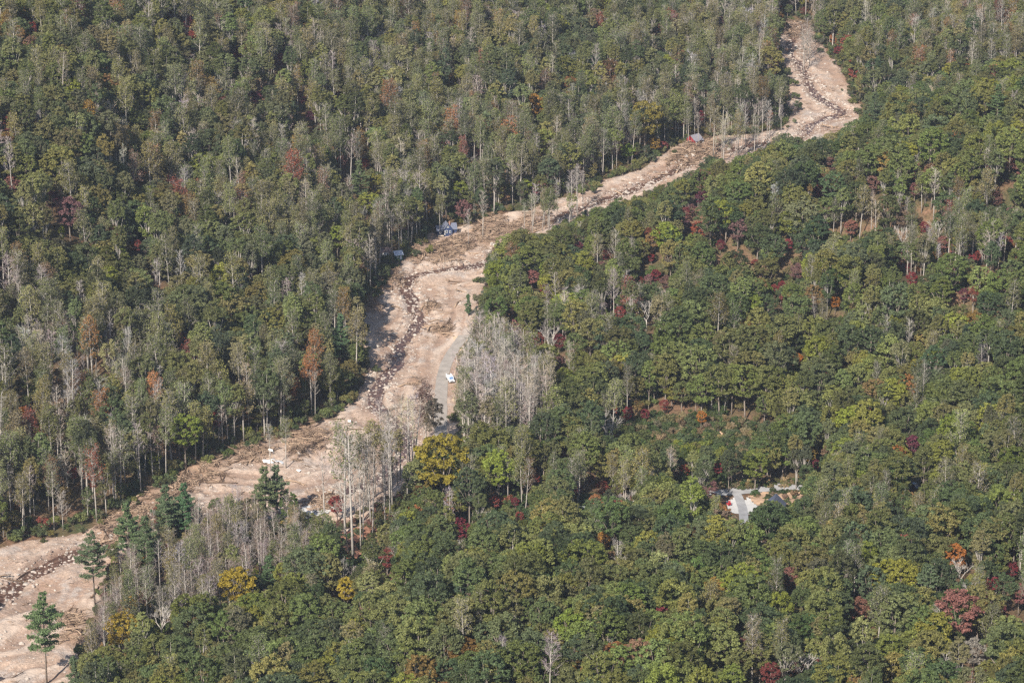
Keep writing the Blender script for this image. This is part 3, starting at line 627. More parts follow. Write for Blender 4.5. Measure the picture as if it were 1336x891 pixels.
UX, UY, UZ, UPX, UPY, ur = plant(6.5, None, 909); _us = np.where(in_poly(UX, UY, DEBRIS), 1, -1) * seg_dist(UX, UY, DEBRIS, True)
for x, y, z, d, px, py in zip(UX, UY, UZ, _us, UPX, UPY):   # young growth under and before the tall trees
    if d > -1 or ur.random() > (.75 if d > -16 else .22) or glook(_grd, x, y) < 8: continue
    k = int(ur.choice([OAKS[5], OAKS[3], OAKS[0], TALL[1], SHRUB[2]])); s = ur.uniform(.3, .58) if k != SHRUB[2] else ur.uniform(.8, 1.5); t = (GREENS_L + YG + AUT + PALE[:2])[ur.integers(len(GREENS_L) + 9)]
    if ur.random() < .06: t = REDS[ur.integers(3)]
    if covers_clear(k, x, y, z, s) or in_poly(np.array([px]), np.array([py]), BRUSH)[0]: continue
    put(k, x, y, s, hsv_jit(t, ur), z)
for gi, (poly, pr, sr, st) in enumerate(GROVE):
    gx, gy, gz, gpx, gpy, rg = plant(st, None, 100 + gi); m = in_poly(gpx, gpy, poly)
    for x, y in zip(gx[m], gy[m]):
        c = rg.choice(4, p=pr); k = int(rg.choice([OAKS, TALL, SPARSE, BARE[:3]][c])); s = rg.uniform(*sr)
        if gi == 0 and c == 3 and rg.random() < .5: k = BARE[3]; s = rg.uniform(.55, .85)
        t = TWIG_T[rg.integers(4)] if c == 3 else PALE[rg.integers(5)]
        if gi == 0 and c == 3: t = tuple(np.array(t) * (.72, .66, .64))
        z = float(surf(x, y)[0])
        if glook(_grd, x, y) < 6: continue
        if gi in (0, 3) and covers_clear(k, x, y, z, s):
            s *= .7
            if covers_clear(k, x, y, z, s): continue
        put(k, x, y, s, hsv_jit(t, rg, .1), z)

# ------------------------------------------------------------------ trees that stand out in the photograph (pixel of the crown's middle, crown radius in pixels)
def special(px, py, rp, tints, kinds, name, label, H=None):
    """a tree whose crown shows at this pixel; its distance follows from the ground it stands on"""
    k = kinds[rnd.randrange(len(kinds))]; W, HH, z0 = KINDS[k][2:]
    s = .8
    for _ in range(4):
        hm = (z0 + HH) / 2 * s; x, y, z = by_top(px, py, hm); d = project(x, y, z)[2]; s = max(.25, min(1.5, rp * d / FPX / W))
    hm = (z0 + HH) / 2 * s; x, y, z = by_top(px, py, hm)
    put(k, x, y, s, hsv_jit(tints[rnd.randrange(len(tints))], R, .08), z, True, label, name=name)
SMALL = [OAKS[5], OAKS[0], OAKS[3]]
for px, py, rp, what in [(41, 37, 9, 'r'), (245, 30, 9, 'v'), (310, 73, 10, 'r'), (222, 20, 6, 'v'), (90, 277, 17, 'k'), (68, 262, 12, 'v'), (185, 228, 8, 'r'), (222, 232, 6, 'r'), (178, 322, 8, 'r'), (340, 355, 6, 'v'),
    (365, 80, 9, 'r'), (392, 128, 9, 'v'), (335, 128, 8, 'v'), (405, 153, 7, 'v'), (443, 122, 6, 'r'), (622, 199, 6, 'r'), (477, 213, 6, 'r'), (445, 213, 8, 'k'), (95, 618, 8, 'r'), (440, 660, 12, 'r'), (505, 730, 13, 'r'), (600, 692, 15, 'r'),
    (645, 655, 8, 'r'), (613, 667, 5, 'r'), (672, 655, 6, 'r'), (678, 674, 6, 'r'), (699, 625, 6, 'r'), (770, 625, 6, 'r'), (786, 638, 9, 'r'), (754, 640, 7, 'r'), (893, 616, 8, 'r'), (881, 621, 6, 'r'), (926, 640, 11, 'k'), (937, 612, 8, 'r'),
    (1245, 727, 16, 'o'), (1033, 755, 12, 'k'), (1320, 745, 10, 'r'), (1305, 796, 10, 'v'), (1330, 775, 12, 'k'), (1252, 800, 26, 'k'), (1120, 795, 14, 'k'), (965, 842, 9, 'k'), (1006, 880, 16, 'v'), (1065, 607, 6, 'r'), (1190, 582, 12, 'v'),
    (915, 545, 8, 'o'), (820, 540, 8, 'r'), (842, 541, 7, 'r'), (866, 530, 7, 'r'), (796, 396, 8, 'r'), (809, 408, 9, 'r'), (703, 445, 9, 'r'), (729, 446, 9, 'r'), (728, 476, 8, 'k'), (1172, 340, 9, 'r'), (1190, 365, 9, 'r'), (1186, 350, 6, 'r'),
    (1040, 356, 9, 'k'), (1010, 380, 7, 'r'), (855, 361, 8, 'r'), (835, 368, 5, 'r'), (869, 371, 8, 'k'), (850, 338, 5, 'r'), (963, 302, 11, 'k'), (916, 259, 10, 'v'), (940, 322, 7, 'r'), (1068, 250, 8, 'r'), (895, 278, 6, 'r'), (790, 335, 7, 'r'),
    (694, 362, 8, 'k'), (1258, 385, 8, 'v'), (605, 274, 10, 'k'), (1315, 318, 9, 'r'), (1275, 335, 7, 'r'), (1230, 318, 7, 'k'), (1110, 300, 8, 'k'), (1140, 240, 8, 'k'), (1020, 372, 6, 'r'), (735, 590, 7, 'o'),
    (951, 657, 4, 'R'), (940, 30, 7, 'k'), (930, 85, 7, 'v'), (860, 40, 7, 'k'), (1028, 320, 7, 'r'), (985, 345, 6, 'r'), (1205, 300, 8, 'r'), (1300, 260, 8, 'k'), (1085, 215, 8, 'k'), (755, 322, 6, 'v'),
    (1320, 215, 7, 'k'), (16, 240, 9, 'k'), (1040, 470, 8, 'o'), (1090, 395, 8, 'o'), (670, 425, 7, 'k'), (30, 540, 8, 'o'), (240, 445, 8, 'k'), (300, 485, 6, 'r')]:
    T = {'r': REDS, 'R': [(.5, .02, .03)], 'v': PURP, 'k': PINKS, 'o': ORANGE}[what]; W_ = {'r': 'bright red maple', 'R': 'small scarlet shrub', 'v': 'dark purple-red tree', 'k': 'pinkish brown autumn tree', 'o': 'orange-leaved autumn tree'}[what]
    special(px, py, rp * (.82 if what in 'rvo' else 1), T, SMALL if what != 'R' else SHRUB[2:], 'maple_tree' if what in 'rv' else 'autumn_tree' if what != 'R' else 'shrub', W_)
for px, py, rp, T, ks, w in [(310, 765, 21, GOLD, OAKS[3:4], 'round bright yellow tree in the bare grove'), (160, 822, 22, GOLD[1:], OAKS[1:2], 'mustard yellow broad tree beside grey trunks at lower left'),
    (577, 602, 33, [(.17, .155, .02)], OAKS[1:2], 'large yellow-topped green tree at the near end of the road'), (452, 770, 13, GOLD, OAKS[5:6], 'golden small tree behind the near spur'), (842, 156, 20, [(.20, .15, .035)], OAKS[:1], 'golden tree above the upper mud track'),
    (697, 137, 12, ORANGE, OAKS[:1], 'orange-gold tree on the far hillside'), (795, 94, 13, [(.15, .08, .035)], OAKS[4:5], 'rust brown tree high on the far hillside'), (590, 105, 8, ORANGE, OAKS[5:], 'small orange tree among pale trunks'),
    (710, 186, 15, YG, OAKS[:1], 'yellow-green tree above the mud track bend'), (1003, 82, 17, [(.17, .15, .035)], OAKS[3:4], 'olive yellow round tree left of the upper scar'), (788, 706, 10, ORANGE, OAKS[5:], 'orange-topped tree on the near spur'),
    (650, 612, 20, YG, OAKS[:1], 'lime green tree right of the yellow-topped tree'), (1006, 682, 25, [(.05, .075, .03)], OAKS[1:2], 'dark green oak in front of the gabled house'), (902, 652, 15, [(.15, .19, .04)], TALL[:1], 'bright lime tall tree left of the road junction'),
    (1170, 395, 22, [(.09, .125, .055)], OAKS[1:2], 'grey-green round tree on the right slope'), (600, 250, 10, YG, OAKS[5:], 'lime green tree behind the blue house'), (440, 312, 12, [(.17, .18, .03)], OAKS[5:], 'yellow-green bush-like tree left of the sheds'),
    (1165, 875, 18, [(.2, .15, .04)], OAKS[5:], 'tan-yellow tree at the bottom edge'), (1270, 850, 16, [(.17, .16, .12)], OAKS[3:4], 'pale grey-green tree near lower right corner'), (490, 243, 11, [(.16, .15, .03)], OAKS[5:], 'olive yellow tree on the left slope')]:
    special(px, py, rp, T, ks, 'broadleaf_tree', w)
def by_base(px, py, k, hp, tint, name, label, floor=False):
    x, y = on_floor(px, py) if floor else hit(px, py)[:2]; z = float(surf(x, y)[0]); d = project(x, y, z)[2]; s = hp * d / FPX / .92 / KINDS[k][3]
    put(k, x, y, s, hsv_jit(tint, R, .06), z, True, label, name=name)
PT = (.085, .12, .055)
for px, py, k, hp, lab in [(61, 889, PINE[0], 122, 'tall lone pine standing on the mud flow at lower left'), (169, 738, PINE[1], 82, 'narrow pine at the stream, leftmost of the pine cluster'), (193, 758, PINE[1], 84, 'broad pine just right of the narrow streamside pine'),
    (219, 712, PINE[1], 78, 'pine at the top of the cluster beside the wood piles'), (243, 708, PINE[1], 76, 'rightmost pine of the streamside cluster'), (347, 690, PINE[1], 80, 'pine left of the white wreckage'), (362, 682, PINE[1], 72, 'pine in front of the white wreckage'),
    (611, 421, PINE[2], 28, 'small dark conifer at the head of the road'), (352, 790, PINE[1], 62, 'dark pine right of the yellow tree in the grove'), (124, 790, PINE[0], 96, 'thin pine among bare trunks above the mud bank'), (98, 905, PINE[2], 52, 'low dark conifer at bottom left edge'),
    (1140, 180, PINE[1], 55, 'pine on the right-hand ridge crest'), (1300, 175, PINE[1], 60, 'pine on the crest near the right edge'), (470, 300, PINE[1], 60, 'dark pine left of the sheds'), (445, 490, PINE[1], 70, 'dark pine at the edge of the clearing')]:
    by_base(px, py, k, hp, PT, 'pine_tree', lab, floor=py > 280 and px < 620)
for px, py, k, hp, t, lab in [(1045, 905, DEAD[0], 70, (.4, .38, .34), 'white dead tree with spreading limbs at the bottom edge'), (843, 432, DEAD[1], 46, (.4, .38, .34), 'pale dead tree with forked crown on the right slope'), (792, 590, DEAD[1], 58, (.4, .38, .34), 'grey dead tree below the red maples'),
    (1176, 335, DEAD[1], 44, (.4, .38, .34), 'pale dead tree above the crimson maple'), (212, 836, DEAD[0], 56, (.4, .38, .34), 'bare forked tree at the front of the grove'), (825, 672, DEAD[0], 42, (.4, .38, .34), 'grey forked tree near the pale shed roof'), (1252, 770, DEAD[0], 48, (.4, .38, .34), 'pale limbs under the orange-leaved tree'),
    (1222, 325, DEAD[1], 40, (.4, .38, .34), 'grey dead tree among thin trunks on right slope'), (718, 470, DEAD[1], 48, (.4, .38, .34), 'whitish dead tree amid red maples')]:
    by_base(px, py, k, hp, t, 'dead_tree', lab)
for px, py, k, hp, t, lab in [(556, 582, SPARSE[3], 76, (.13, .075, .055), 'brown-leaved thin tree left of the road'), (560, 586, SPARSE[3], 50, (.11, .085, .045), 'low olive-brown tree below the brown roadside tree'), (553, 576, SPARSE[3], 44, (.14, .08, .06), 'small brown tree at the left foot of the roadside tree'), (567, 590, TALL[1], 70, (.10, .075, .05), 'brownish tree casting its shadow over the road'), (630, 311, BARE[1], 62, TWIG_T[0], 'lone bare trunk on the mud right of the blue house'), (611, 318, BARE[1], 48, TWIG_T[0], 'slim bare trunk next to the blue house'),
    (943, 222, BARE[3], 66, TWIG_T[0], 'thick grey bare tree beside the red house'), (461, 738, BARE[0], 176, TWIG_T[2], 'tallest bare pale tree at the red earth bank'), (450, 700, SPARSE[1], 150, PALE[0], 'tall thin tree at the bank above red maple'), (424, 695, BARE[1], 108, TWIG_T[2], 'bare tree left of the red maple'), (353, 612, BARE[1], 62, TWIG_T[2], 'bare trunk at the white wreckage'), (373, 608, SPARSE[1], 66, PALE[0], 'thin tree beside the white wreckage'),
    (911, 193, BARE[1], 44, TWIG_T[1], 'slim bare tree right in front of the red house'), (898, 192, SPARSE[1], 46, PALE[3], 'thin tree at the left corner of the red house'), (574, 307, SPARSE[2], 52, PALE[1], 'thin tree before the left wing of the blue house'), (1048, 95, BARE[3], 50, TWIG_T[1], 'bare tree at the left of the clump in the upper scar'), (1056, 88, BARE[3], 46, TWIG_T[1], 'bare tree at the right of the clump in the upper scar'), (1050, 82, BARE[3], 50, (.16, .12, .1), 'brown bare tree in the middle of the clump in the upper scar'), (1053, 72, BARE[3], 48, (.17, .13, .11), 'brown bare tree at the back of the clump in the upper scar'), (1058, 76, BARE[3], 42, (.16, .12, .1), 'small brown bare tree at the right back of the scar clump')]:
    by_base(px, py, k, hp, t, 'bare_tree', lab, floor=True)

# ------------------------------------------------------------------ thin out what would hide the trees that stand out
TA = {n: np.array([t[n] for t in trees]) for n in ('x', 'y', 'z', 's', 'k')}
KW = np.array([k[2] for k in KINDS]); KH = np.array([k[3] for k in KINDS]); KB = np.array([k[4] for k in KINDS])
tw = KW[TA['k']] * TA['s']; th = KH[TA['k']] * TA['s']; tb = KB[TA['k']] * TA['s']; forced = np.array([t['f'] for t in trees])
cpx, cpy, cd = project(TA['x'], TA['y'], TA['z'] + (th + tb) / 2); rpx = tw * FPX / cd; hpx = (th - tb) / 2 * .94 * FPX / cd
drop = np.zeros(len(trees), bool)
for i in np.where(forced)[0]:
    for fy in (-.5, .35):
        m = (~forced) & (cd < cd[i] + 2) & (((cpx - cpx[i]) / (rpx * .95 + rpx[i] * .35)) ** 2 + ((cpy - cpy[i] + fy * hpx[i]) / (hpx * .95 + hpx[i] * .3)) ** 2 < 1)
        drop |= m
    drop |= (~forced) & (np.hypot(TA['x'] - TA['x'][i], TA['y'] - TA['y'][i]) < 3.0)
keep = np.where(~drop)[0]; trees = [trees[i] for i in keep]; cpx, cpy, cd, rpx, hpx, forced = [a[keep] for a in (cpx, cpy, cd, rpx, hpx, forced)]
# how much of each crown shows (painter's order, coarse raster)
SCR = 2; buf = np.full((891 // SCR + 1, 1336 // SCR + 1), -1, np.int32)
for i in np.argsort(-cd):
    x0, x1 = int((cpx[i] - rpx[i] * .85) / SCR), int((cpx[i] + rpx[i] * .85) / SCR) + 1; y0, y1 = int((cpy[i] - hpx[i]) / SCR), int((cpy[i] + hpx[i]) / SCR) + 1
    x0, y0, x1, y1 = max(0, x0), max(0, y0), min(buf.shape[1], x1), min(buf.shape[0], y1)
    if x0 >= x1 or y0 >= y1: continue
    yy, xx = np.mgrid[y0:y1, x0:x1]
    e = ((xx * SCR - cpx[i]) / rpx[i]) ** 2 + ((yy * SCR - cpy[i]) / hpx[i]) ** 2 < .9
    buf[y0:y1, x0:x1][e] = i
vis = np.bincount(buf[buf >= 0], minlength=len(trees))
kk = np.array([t['k'] for t in trees]); inframe = (cpx > 6) & (cpx < 1330) & (cpy > 6) & (cpy < 885)
def best(kinds, n, margin=0):
    m = np.isin(kk, kinds) & ~forced & inframe; c = np.where(m)[0]; return c[np.argsort(-vis[c])][:n]
single = set(np.where(forced)[0].tolist())
for ks, n in ((OAKS + TALL, 300), (SPARSE, 110), (BARE, 170)): single |= set(best(ks, n).tolist())
for k in range(len(KINDS)):                               # every kind has at least one tree of its own to copy from
    if not any(trees[i]['k'] == k for i in single):
        b = best([k], 1)
        if len(b): single.add(int(b[0]))

# ------------------------------------------------------------------ single trees
def colour_word(t):
    r, g, b = t['t']; k = t['k']
    if k in BARE: return 'grey'
    v = r * .4 + g * .6
    if r > g * 1.6: return 'rusty brown'
    if r > g * 1.12: return 'tan'
    if v > .115: return 'pale green'
    if r > g * .9: return 'olive green'
    if v < .062: return 'dark green'
    return 'mid green' if v < .085 else 'fresh green'
LANDMARKS = [('the lone pine', 58, 820), ('the yellow grove tree', 310, 765), ('the mustard yellow tree', 160, 822), ('the streamside pines', 205, 690), ('the white wreckage', 357, 600), ('the yellow-topped roadside tree', 577, 602),
    ('the white truck', 587, 492), ('the blue house', 583, 297), ('the two sheds', 512, 333), ('the red house', 905, 180), ('the upper mud scar', 1065, 110), ('the head of the scar', 1045, 30), ('the road junction', 960, 645), ('the gabled house', 1010, 655),
    ('the brushy clearing', 900, 570), ('the main mud clearing', 545, 420), ('the far mud bend', 690, 290), ('the lower stream bend', 60, 735), ('the white dead tree', 1045, 865), ('the forked dead tree', 843, 405), ('the golden hillside tree', 842, 156),
    ('the orange hillside tree', 697, 137), ('the top left corner', 0, 0), ('the top right corner', 1336, 0), ('the bottom right corner', 1336, 891), ('the bottom left corner', 0, 891), ("the left edge's middle", 0, 445), ("the right edge's middle", 1336, 445),
    ("the top edge's middle", 668, 0), ("the bottom edge's middle", 668, 891), ('the big pinkish brown tree', 1252, 800), ('the orange-red tree', 1245, 727), ('the grey-green round tree', 1170, 395), ('the tall lime tree', 902, 652), ('the large red maple', 600, 692),
    ('the purple maple pair', 80, 270), ('the pale shed', 757, 667), ('the dark blue car', 1193, 634), ('the bare roadside grove', 650, 540), ('the tall bare bank trees', 450, 640), ('the crimson maples', 1185, 350), ('the orange bush', 915, 545),
    ("the top edge's left third", 330, 0), ("the left edge's upper third", 0, 220), ('the red hillside maple', 310, 73), ('the rust brown tree', 795, 94), ('the ridge crest pine', 1140, 160), ("the bottom edge's right third", 1000, 891), ("the bottom edge's left third", 335, 891)]
def relation(px, py):
    out = []
    for nm, x, y in sorted(LANDMARKS, key=lambda l: (l[1] - px) ** 2 + (l[2] - py) ** 2)[:9]:
        dx, dy = px - x, py - y; d = math.hypot(dx, dy); a = math.degrees(math.atan2(-dy, dx)) % 360
        w = ['right of', 'above right of', 'above', 'above left of', 'left of', 'below left of', 'below', 'below right of'][int((a + 22.5) // 45) % 8]
        out.append('%s%s %s' % ('just ' if d < 45 else '' if d < 110 else 'well ' if d < 200 else 'far ', w, nm))
    return out
KNAME = {}
for k in OAKS: KNAME[k] = ('broadleaf_tree', 'round broadleaf tree')
for k in TALL: KNAME[k] = ('broadleaf_tree', 'tall narrow broadleaf tree')
for k in SPARSE: KNAME[k] = ('thin_leaved_tree', 'thin-leaved pale-trunked tree')
for k in BARE: KNAME[k] = ('bare_tree', 'bare straight-trunked tree')
for k in DEAD: KNAME[k] = ('dead_tree', 'dead spreading tree')
for k in PINE: KNAME[k] = ('pine_tree', 'pine tree')
for k in SHRUB: KNAME[k] = ('shrub', 'low shrub')
GROUPS = {'broadleaf_tree': 'leafy trees of the forest', 'thin_leaved_tree': 'thin-leaved trees of the forest', 'bare_tree': 'bare grey trees', 'maple_tree': 'red maples in the forest', 'autumn_tree': 'autumn-coloured trees', 'pine_tree': 'pines by the stream and on the crest', 'dead_tree': 'dead bleached trees', 'shrub': 'single shrubs'}
SRC = {}
def one_tree(i):
    t = trees[i]; k = t['k']; nm = t['name'] or KNAME[k][0]; o = empty(nm, (t['x'], t['y'], t['z']), t['r'], t['s'])
    o.scale = (t['s'] * t['a'], t['s'] * t['a'], t['s']); o.rotation_euler = (0, t['tilt'], t['r'])
    tr = mesh_obj('trunk', KINDS[k][0], o); cr = mesh_obj('crown', KINDS[k][1], o); cr['tint'] = [float(c) for c in t['t']] + [1.0]
    if t['label'] and len(t['label'].split()) > 4: lab = t['label']
    else:
        what = t['label'] or '%s %s' % (colour_word(t), KNAME[k][1]); sz = 'small' if rpx[i] < 13 else 'large' if rpx[i] > 19 else 'mid-sized'
        opts = ['%s %s' % (what, r) for r in relation(cpx[i], cpy[i])]; opts += ['%s %s' % (sz, q) for q in opts[:6] if len(q.split()) < 16]
        lab = next((q for q in opts if q not in used and len(q.split()) <= 16), opts[0])
    tag(o, lab, 'shrub' if nm == 'shrub' else 'tree', GROUPS[nm]); SRC.setdefault(k, (tr, cr)); used.setdefault(lab, []).append(o)
used = {}
for i in sorted(single, key=lambda i: -vis[i]): one_tree(i)

# ------------------------------------------------------------------ the forest as a mass
def scatter(name, pts, label, cat, srcs):
    """points carrying kind, turn, size and tint; each picks the meshes of an object that stands in the scene"""
    n = len(pts); me = bpy.data.meshes.new(name); me.vertices.add(n)
    me.vertices.foreach_set('co', np.array([(p['x'], p['y'], p['z']) for p in pts], np.float32).ravel())
    for nm, ty, key, fld in (('pid', 'INT', 'k', 'value'), ('turn', 'FLOAT', 'r', 'value'), ('size', 'FLOAT', 's', 'value'), ('wide', 'FLOAT', 'a', 'value')):
        a = me.attributes.new(nm, ty, 'POINT'); a.data.foreach_set(fld, np.array([p.get(key, 1.0) for p in pts], np.int32 if ty == 'INT' else np.float32))
    a = me.attributes.new('tilt', 'FLOAT', 'POINT'); a.data.foreach_set('value', np.array([p.get('tilt', 0.0) for p in pts], np.float32))
    a = me.attributes.new('tint', 'FLOAT_COLOR', 'POINT'); a.data.foreach_set('color', np.array([(*p['t'], 1.0) for p in pts], np.float32).ravel()); me.update()
    o = mesh_obj(name, me); ng = bpy.data.node_groups.new(name + '_nodes', 'GeometryNodeTree')
    ng.interface.new_socket('Geometry', in_out='INPUT', socket_type='NodeSocketGeometry'); ng.interface.new_socket('Geometry', in_out='OUTPUT', socket_type='NodeSocketGeometry')
    N = ng.nodes.new; L = ng.links.new; gi = N('NodeGroupInput'); go = N('NodeGroupOutput'); jn = N('GeometryNodeJoinGeometry')
    def attr(nm, ty):
        q = N('GeometryNodeInputNamedAttribute'); q.data_type = ty; q.inputs[0].default_value = nm; return next(s for s in q.outputs if s.enabled and s.name == 'Attribute')
    pid = attr('pid', 'INT'); turn = attr('turn', 'FLOAT'); size = attr('size', 'FLOAT'); tilt = attr('tilt', 'FLOAT'); wide = attr('wide', 'FLOAT'); mu = N('ShaderNodeMath'); mu.operation = 'MULTIPLY'; L(size, mu.inputs[0]); L(wide, mu.inputs[1]); sv = N('ShaderNodeCombineXYZ'); L(mu.outputs[0], sv.inputs[0]); L(mu.outputs[0], sv.inputs[1]); L(size, sv.inputs[2]); cx = N('ShaderNodeCombineXYZ'); L(turn, cx.inputs[2]); L(tilt, cx.inputs[1])
    for k in sorted(set(p['k'] for p in pts)):
        cmp = N('FunctionNodeCompare'); cmp.data_type = 'INT'; cmp.operation = 'EQUAL'; ins = [s for s in cmp.inputs if s.enabled]; L(pid, ins[0]); ins[1].default_value = k
        ip = N('GeometryNodeInstanceOnPoints'); L(gi.outputs[0], ip.inputs['Points']); L(cmp.outputs[0], ip.inputs['Selection']); L(cx.outputs[0], ip.inputs['Rotation']); L(sv.outputs[0], ip.inputs['Scale'])
        j2 = N('GeometryNodeJoinGeometry')
        for ob in srcs[k]:
            oi = N('GeometryNodeObjectInfo'); oi.transform_space = 'ORIGINAL'; oi.inputs['Object'].default_value = ob; oi.inputs['As Instance'].default_value = False; L(oi.outputs['Geometry'], j2.inputs[0])
        L(j2.outputs[0], ip.inputs['Instance']); L(ip.outputs[0], jn.inputs[0])
    L(jn.outputs[0], go.inputs[0]); md = o.modifiers.new('scatter', 'NODES'); md.node_group = ng
    return tag(o, label, cat, kind='stuff')
rest = [(t, cpx[i], cpy[i]) for i, t in enumerate(trees) if i not in single and t['k'] in SRC]
left = in_poly(np.array([r[1] for r in rest]), np.array([r[2] for r in rest]), [(-300, -400), (1800, -400), (1800, 70), (1120, 150), (1000, 210), (640, 300), (600, 440), (540, 610), (300, 800), (-300, 1000)])
scatter('left_forest', [r[0] for r, l in zip(rest, left) if l], 'mixed autumn forest covering the far and left hillsides', 'forest', SRC)
scatter('right_forest', [r[0] for r, l in zip(rest, left) if not l], 'green oak forest covering the right hill and near spur', 'forest', SRC)

# ------------------------------------------------------------------ undergrowth
us = []
def grow(n, poly, tints, ks, smin, smax, seed, test=None):
    rg = np.random.default_rng(seed); P = np.array(poly); k = 0; tries = 0
    while k < n and tries < n * 12:
        tries += 1; px = rg.uniform(P[:, 0].min(), P[:, 0].max()); py = rg.uniform(P[:, 1].min(), P[:, 1].max())
        if not in_poly(np.array([px]), np.array([py]), poly)[0]: continue
        x, y, z = hit(px, py)
        if test is not None and not test(x, y): continue
        z = float(surf(x, y)[0]); us.append(dict(k=int(rg.choice(ks)), x=x, y=y, z=z, s=rg.uniform(smin, smax), r=rg.uniform(0, 6.28), t=hsv_jit(tints[rg.integers(len(tints))], rg))); k += 1
DRY = [(.2, .15, .08), (.17, .13, .07), (.24, .18, .1), (.13, .12, .05)]; BG = [(.06, .085, .025), (.075, .095, .03), (.05, .07, .025)]
offroad = lambda x, y: glook(_grd, x, y) > 5.5 and glook(_gcr, x, y) > 6
grow(620, BRUSH, DRY[3:] + DRY[:2] + BG + BG + [(.09, .1, .045)], SHRUB, .35, .95, 1)
grow(420, [(100, 840), (150, 750), (230, 700), (400, 690), (450, 710), (440, 760), (330, 800), (200, 860), (110, 890)], DRY + BG + [(.14, .07, .06), (.12, .1, .05)], SHRUB, .4, 1.1, 2, offroad)
grow(260, [(598, 560), (735, 560), (735, 615), (598, 615)], DRY + BG, SHRUB, .4, 1.1, 3, offroad)
grow(160, [(430, 690), (520, 650), (560, 610), (545, 650), (470, 730), (430, 740)], [(.14, .07, .05), (.1, .09, .04)], SHRUB, .3, .7, 4, offroad)
grow(120, [(940, 632), (1050, 628), (1050, 636), (940, 640)], DRY + BG, SHRUB, .3, .7, 5)
grow(130, [(985, 648), (1060, 640), (1060, 690), (1010, 690)], BG + [(.15, .1, .06)], SHRUB, .3, .8, 6)
grow(170, [(875, 585), (945, 583), (946, 640), (880, 640)], BG + YG[:1], SHRUB, .5, 1.3, 7)
grow(900, [(640, 340), (900, 240), (1336, 170), (1336, 620), (1050, 620), (800, 640), (700, 480)], BG + DRY[3:] + [(.11, .1, .04)], SHRUB, .5, 1.5, 8)
grow(260, [(540, 640), (800, 660), (940, 690), (700, 740), (520, 720)], BG, SHRUB, .5, 1.4, 9, offroad)
# ragged fringe of low growth where the forest meets the mud
rg = np.random.default_rng(77)
for a, b in zip(DEBRIS[:-1], DEBRIS[1:]):
    L_ = math.hypot(b[0] - a[0], b[1] - a[1])
    for _ in range(int(L_ / 1.3)):
        t = rg.uniform(); off = rg.normal(0, 3.0); nx, ny = -(b[1] - a[1]) / L_, (b[0] - a[0]) / L_; x = a[0] + (b[0] - a[0]) * t + nx * (off + 2.5); y = a[1] + (b[1] - a[1]) * t + ny * (off + 2.5)
        if not offroad(x, y): continue
        us.append(dict(k=int(rg.choice(SHRUB)), x=x, y=y, z=float(surf(x, y)[0]), s=rg.uniform(.35, 1.25), r=rg.uniform(0, 6.28), t=hsv_jit((BG + GREENS_L + DRY[:1] + [(.16, .09, .05)])[rg.integers(12)], rg)))
for k in SHRUB:                                           # one shrub of each kind stands alone in view
    if k not in SRC:
        p = {SHRUB[0]: (455, 705), SHRUB[1]: (985, 647), SHRUB[2]: (951, 657)}[k]; x, y, z = hit(*p); lab = {SHRUB[0]: 'small green shrub on the bare red earth bank', SHRUB[1]: 'green shrub on the cut bank right of the junction', SHRUB[2]: 'small scarlet shrub on the pale gravel by the junction'}[k]
        o = empty('shrub', (x, y, float(surf(x, y)[0])), 1.0, .8); tr = mesh_obj('stem', KINDS[k][0], o); cr = mesh_obj('crown', KINDS[k][1], o); cr['tint'] = [.05, .085, .025, 1]; tag(o, lab, 'shrub', 'single shrubs'); SRC[k] = (tr, cr)
scatter('undergrowth', us, 'low shrubs and dry brush along the track and clearing', 'undergrowth', SRC)

# ------------------------------------------------------------------ boulders and wreck wood
M_ROCK = plain('pale_rock', (.36, .31, .265), .9, .25, .8, .2); M_ROCKW = plain('wet_rock', (.2, .145, .115), .6, .3, 1.0, .4)
M_LOG = plain('stripped_log', (.30, .215, .15), .9, .25, .7, .1); M_LOGD = plain('dark_log', (.14, .095, .065), .9, .3, .7, .1)
def rock_mesh(seed, m):
    import bmesh
    bm = bmesh.new(); bmesh.ops.create_icosphere(bm, subdivisions=2, radius=1.0); rg = np.random.default_rng(seed); ax = rg.uniform(.6, 1.15, 3) * [1.1, .9, .62]; pl = rg.normal(size=(7, 3)); pl /= np.linalg.norm(pl, axis=1)[:, None]
    for v in bm.verts:
        p = np.array(v.co)
        for n_ in pl:
            dd = p @ n_ - .72
            if dd > 0: p = p - n_ * dd
        v.co = Vector(p * ax * (1 + .06 * rg.normal()))
    me = bpy.data.meshes.new('boulder'); bm.to_mesh(me); bm.free(); me.materials.append(m); return me
def log_mesh(seed, m, ln=7.0, r=.22, root=True):
    rg = np.random.default_rng(seed); b = MB(); y1, z1 = rg.normal(0, .25, 2); b.tube([(-ln / 2, 0, 0), (0, y1, abs(z1) * .5), (ln / 2, y1 * .4, 0)], [r, r * .85, r * .55], 6)
    for k in range(3):
        x = rg.uniform(-ln * .1, ln * .5); a = rg.uniform(.3, 2.8); b.tube([(x, 0, 0), (x + rg.uniform(.3, 1.1), math.cos(a) * .9, math.sin(a) * .9)], [r * .35, r * .1], 4)
    if root:
        for k in range(6):
            a = k * 1.05 + rg.uniform(-.3, .3); b.tube([(-ln / 2 + .1, 0, 0), (-ln / 2 - rg.uniform(.2, .6), math.cos(a) * .8, math.sin(a) * .8)], [r * .6, .04], 4)
    return mk_mesh('log', b.v, b.f, [m], smooth=True)
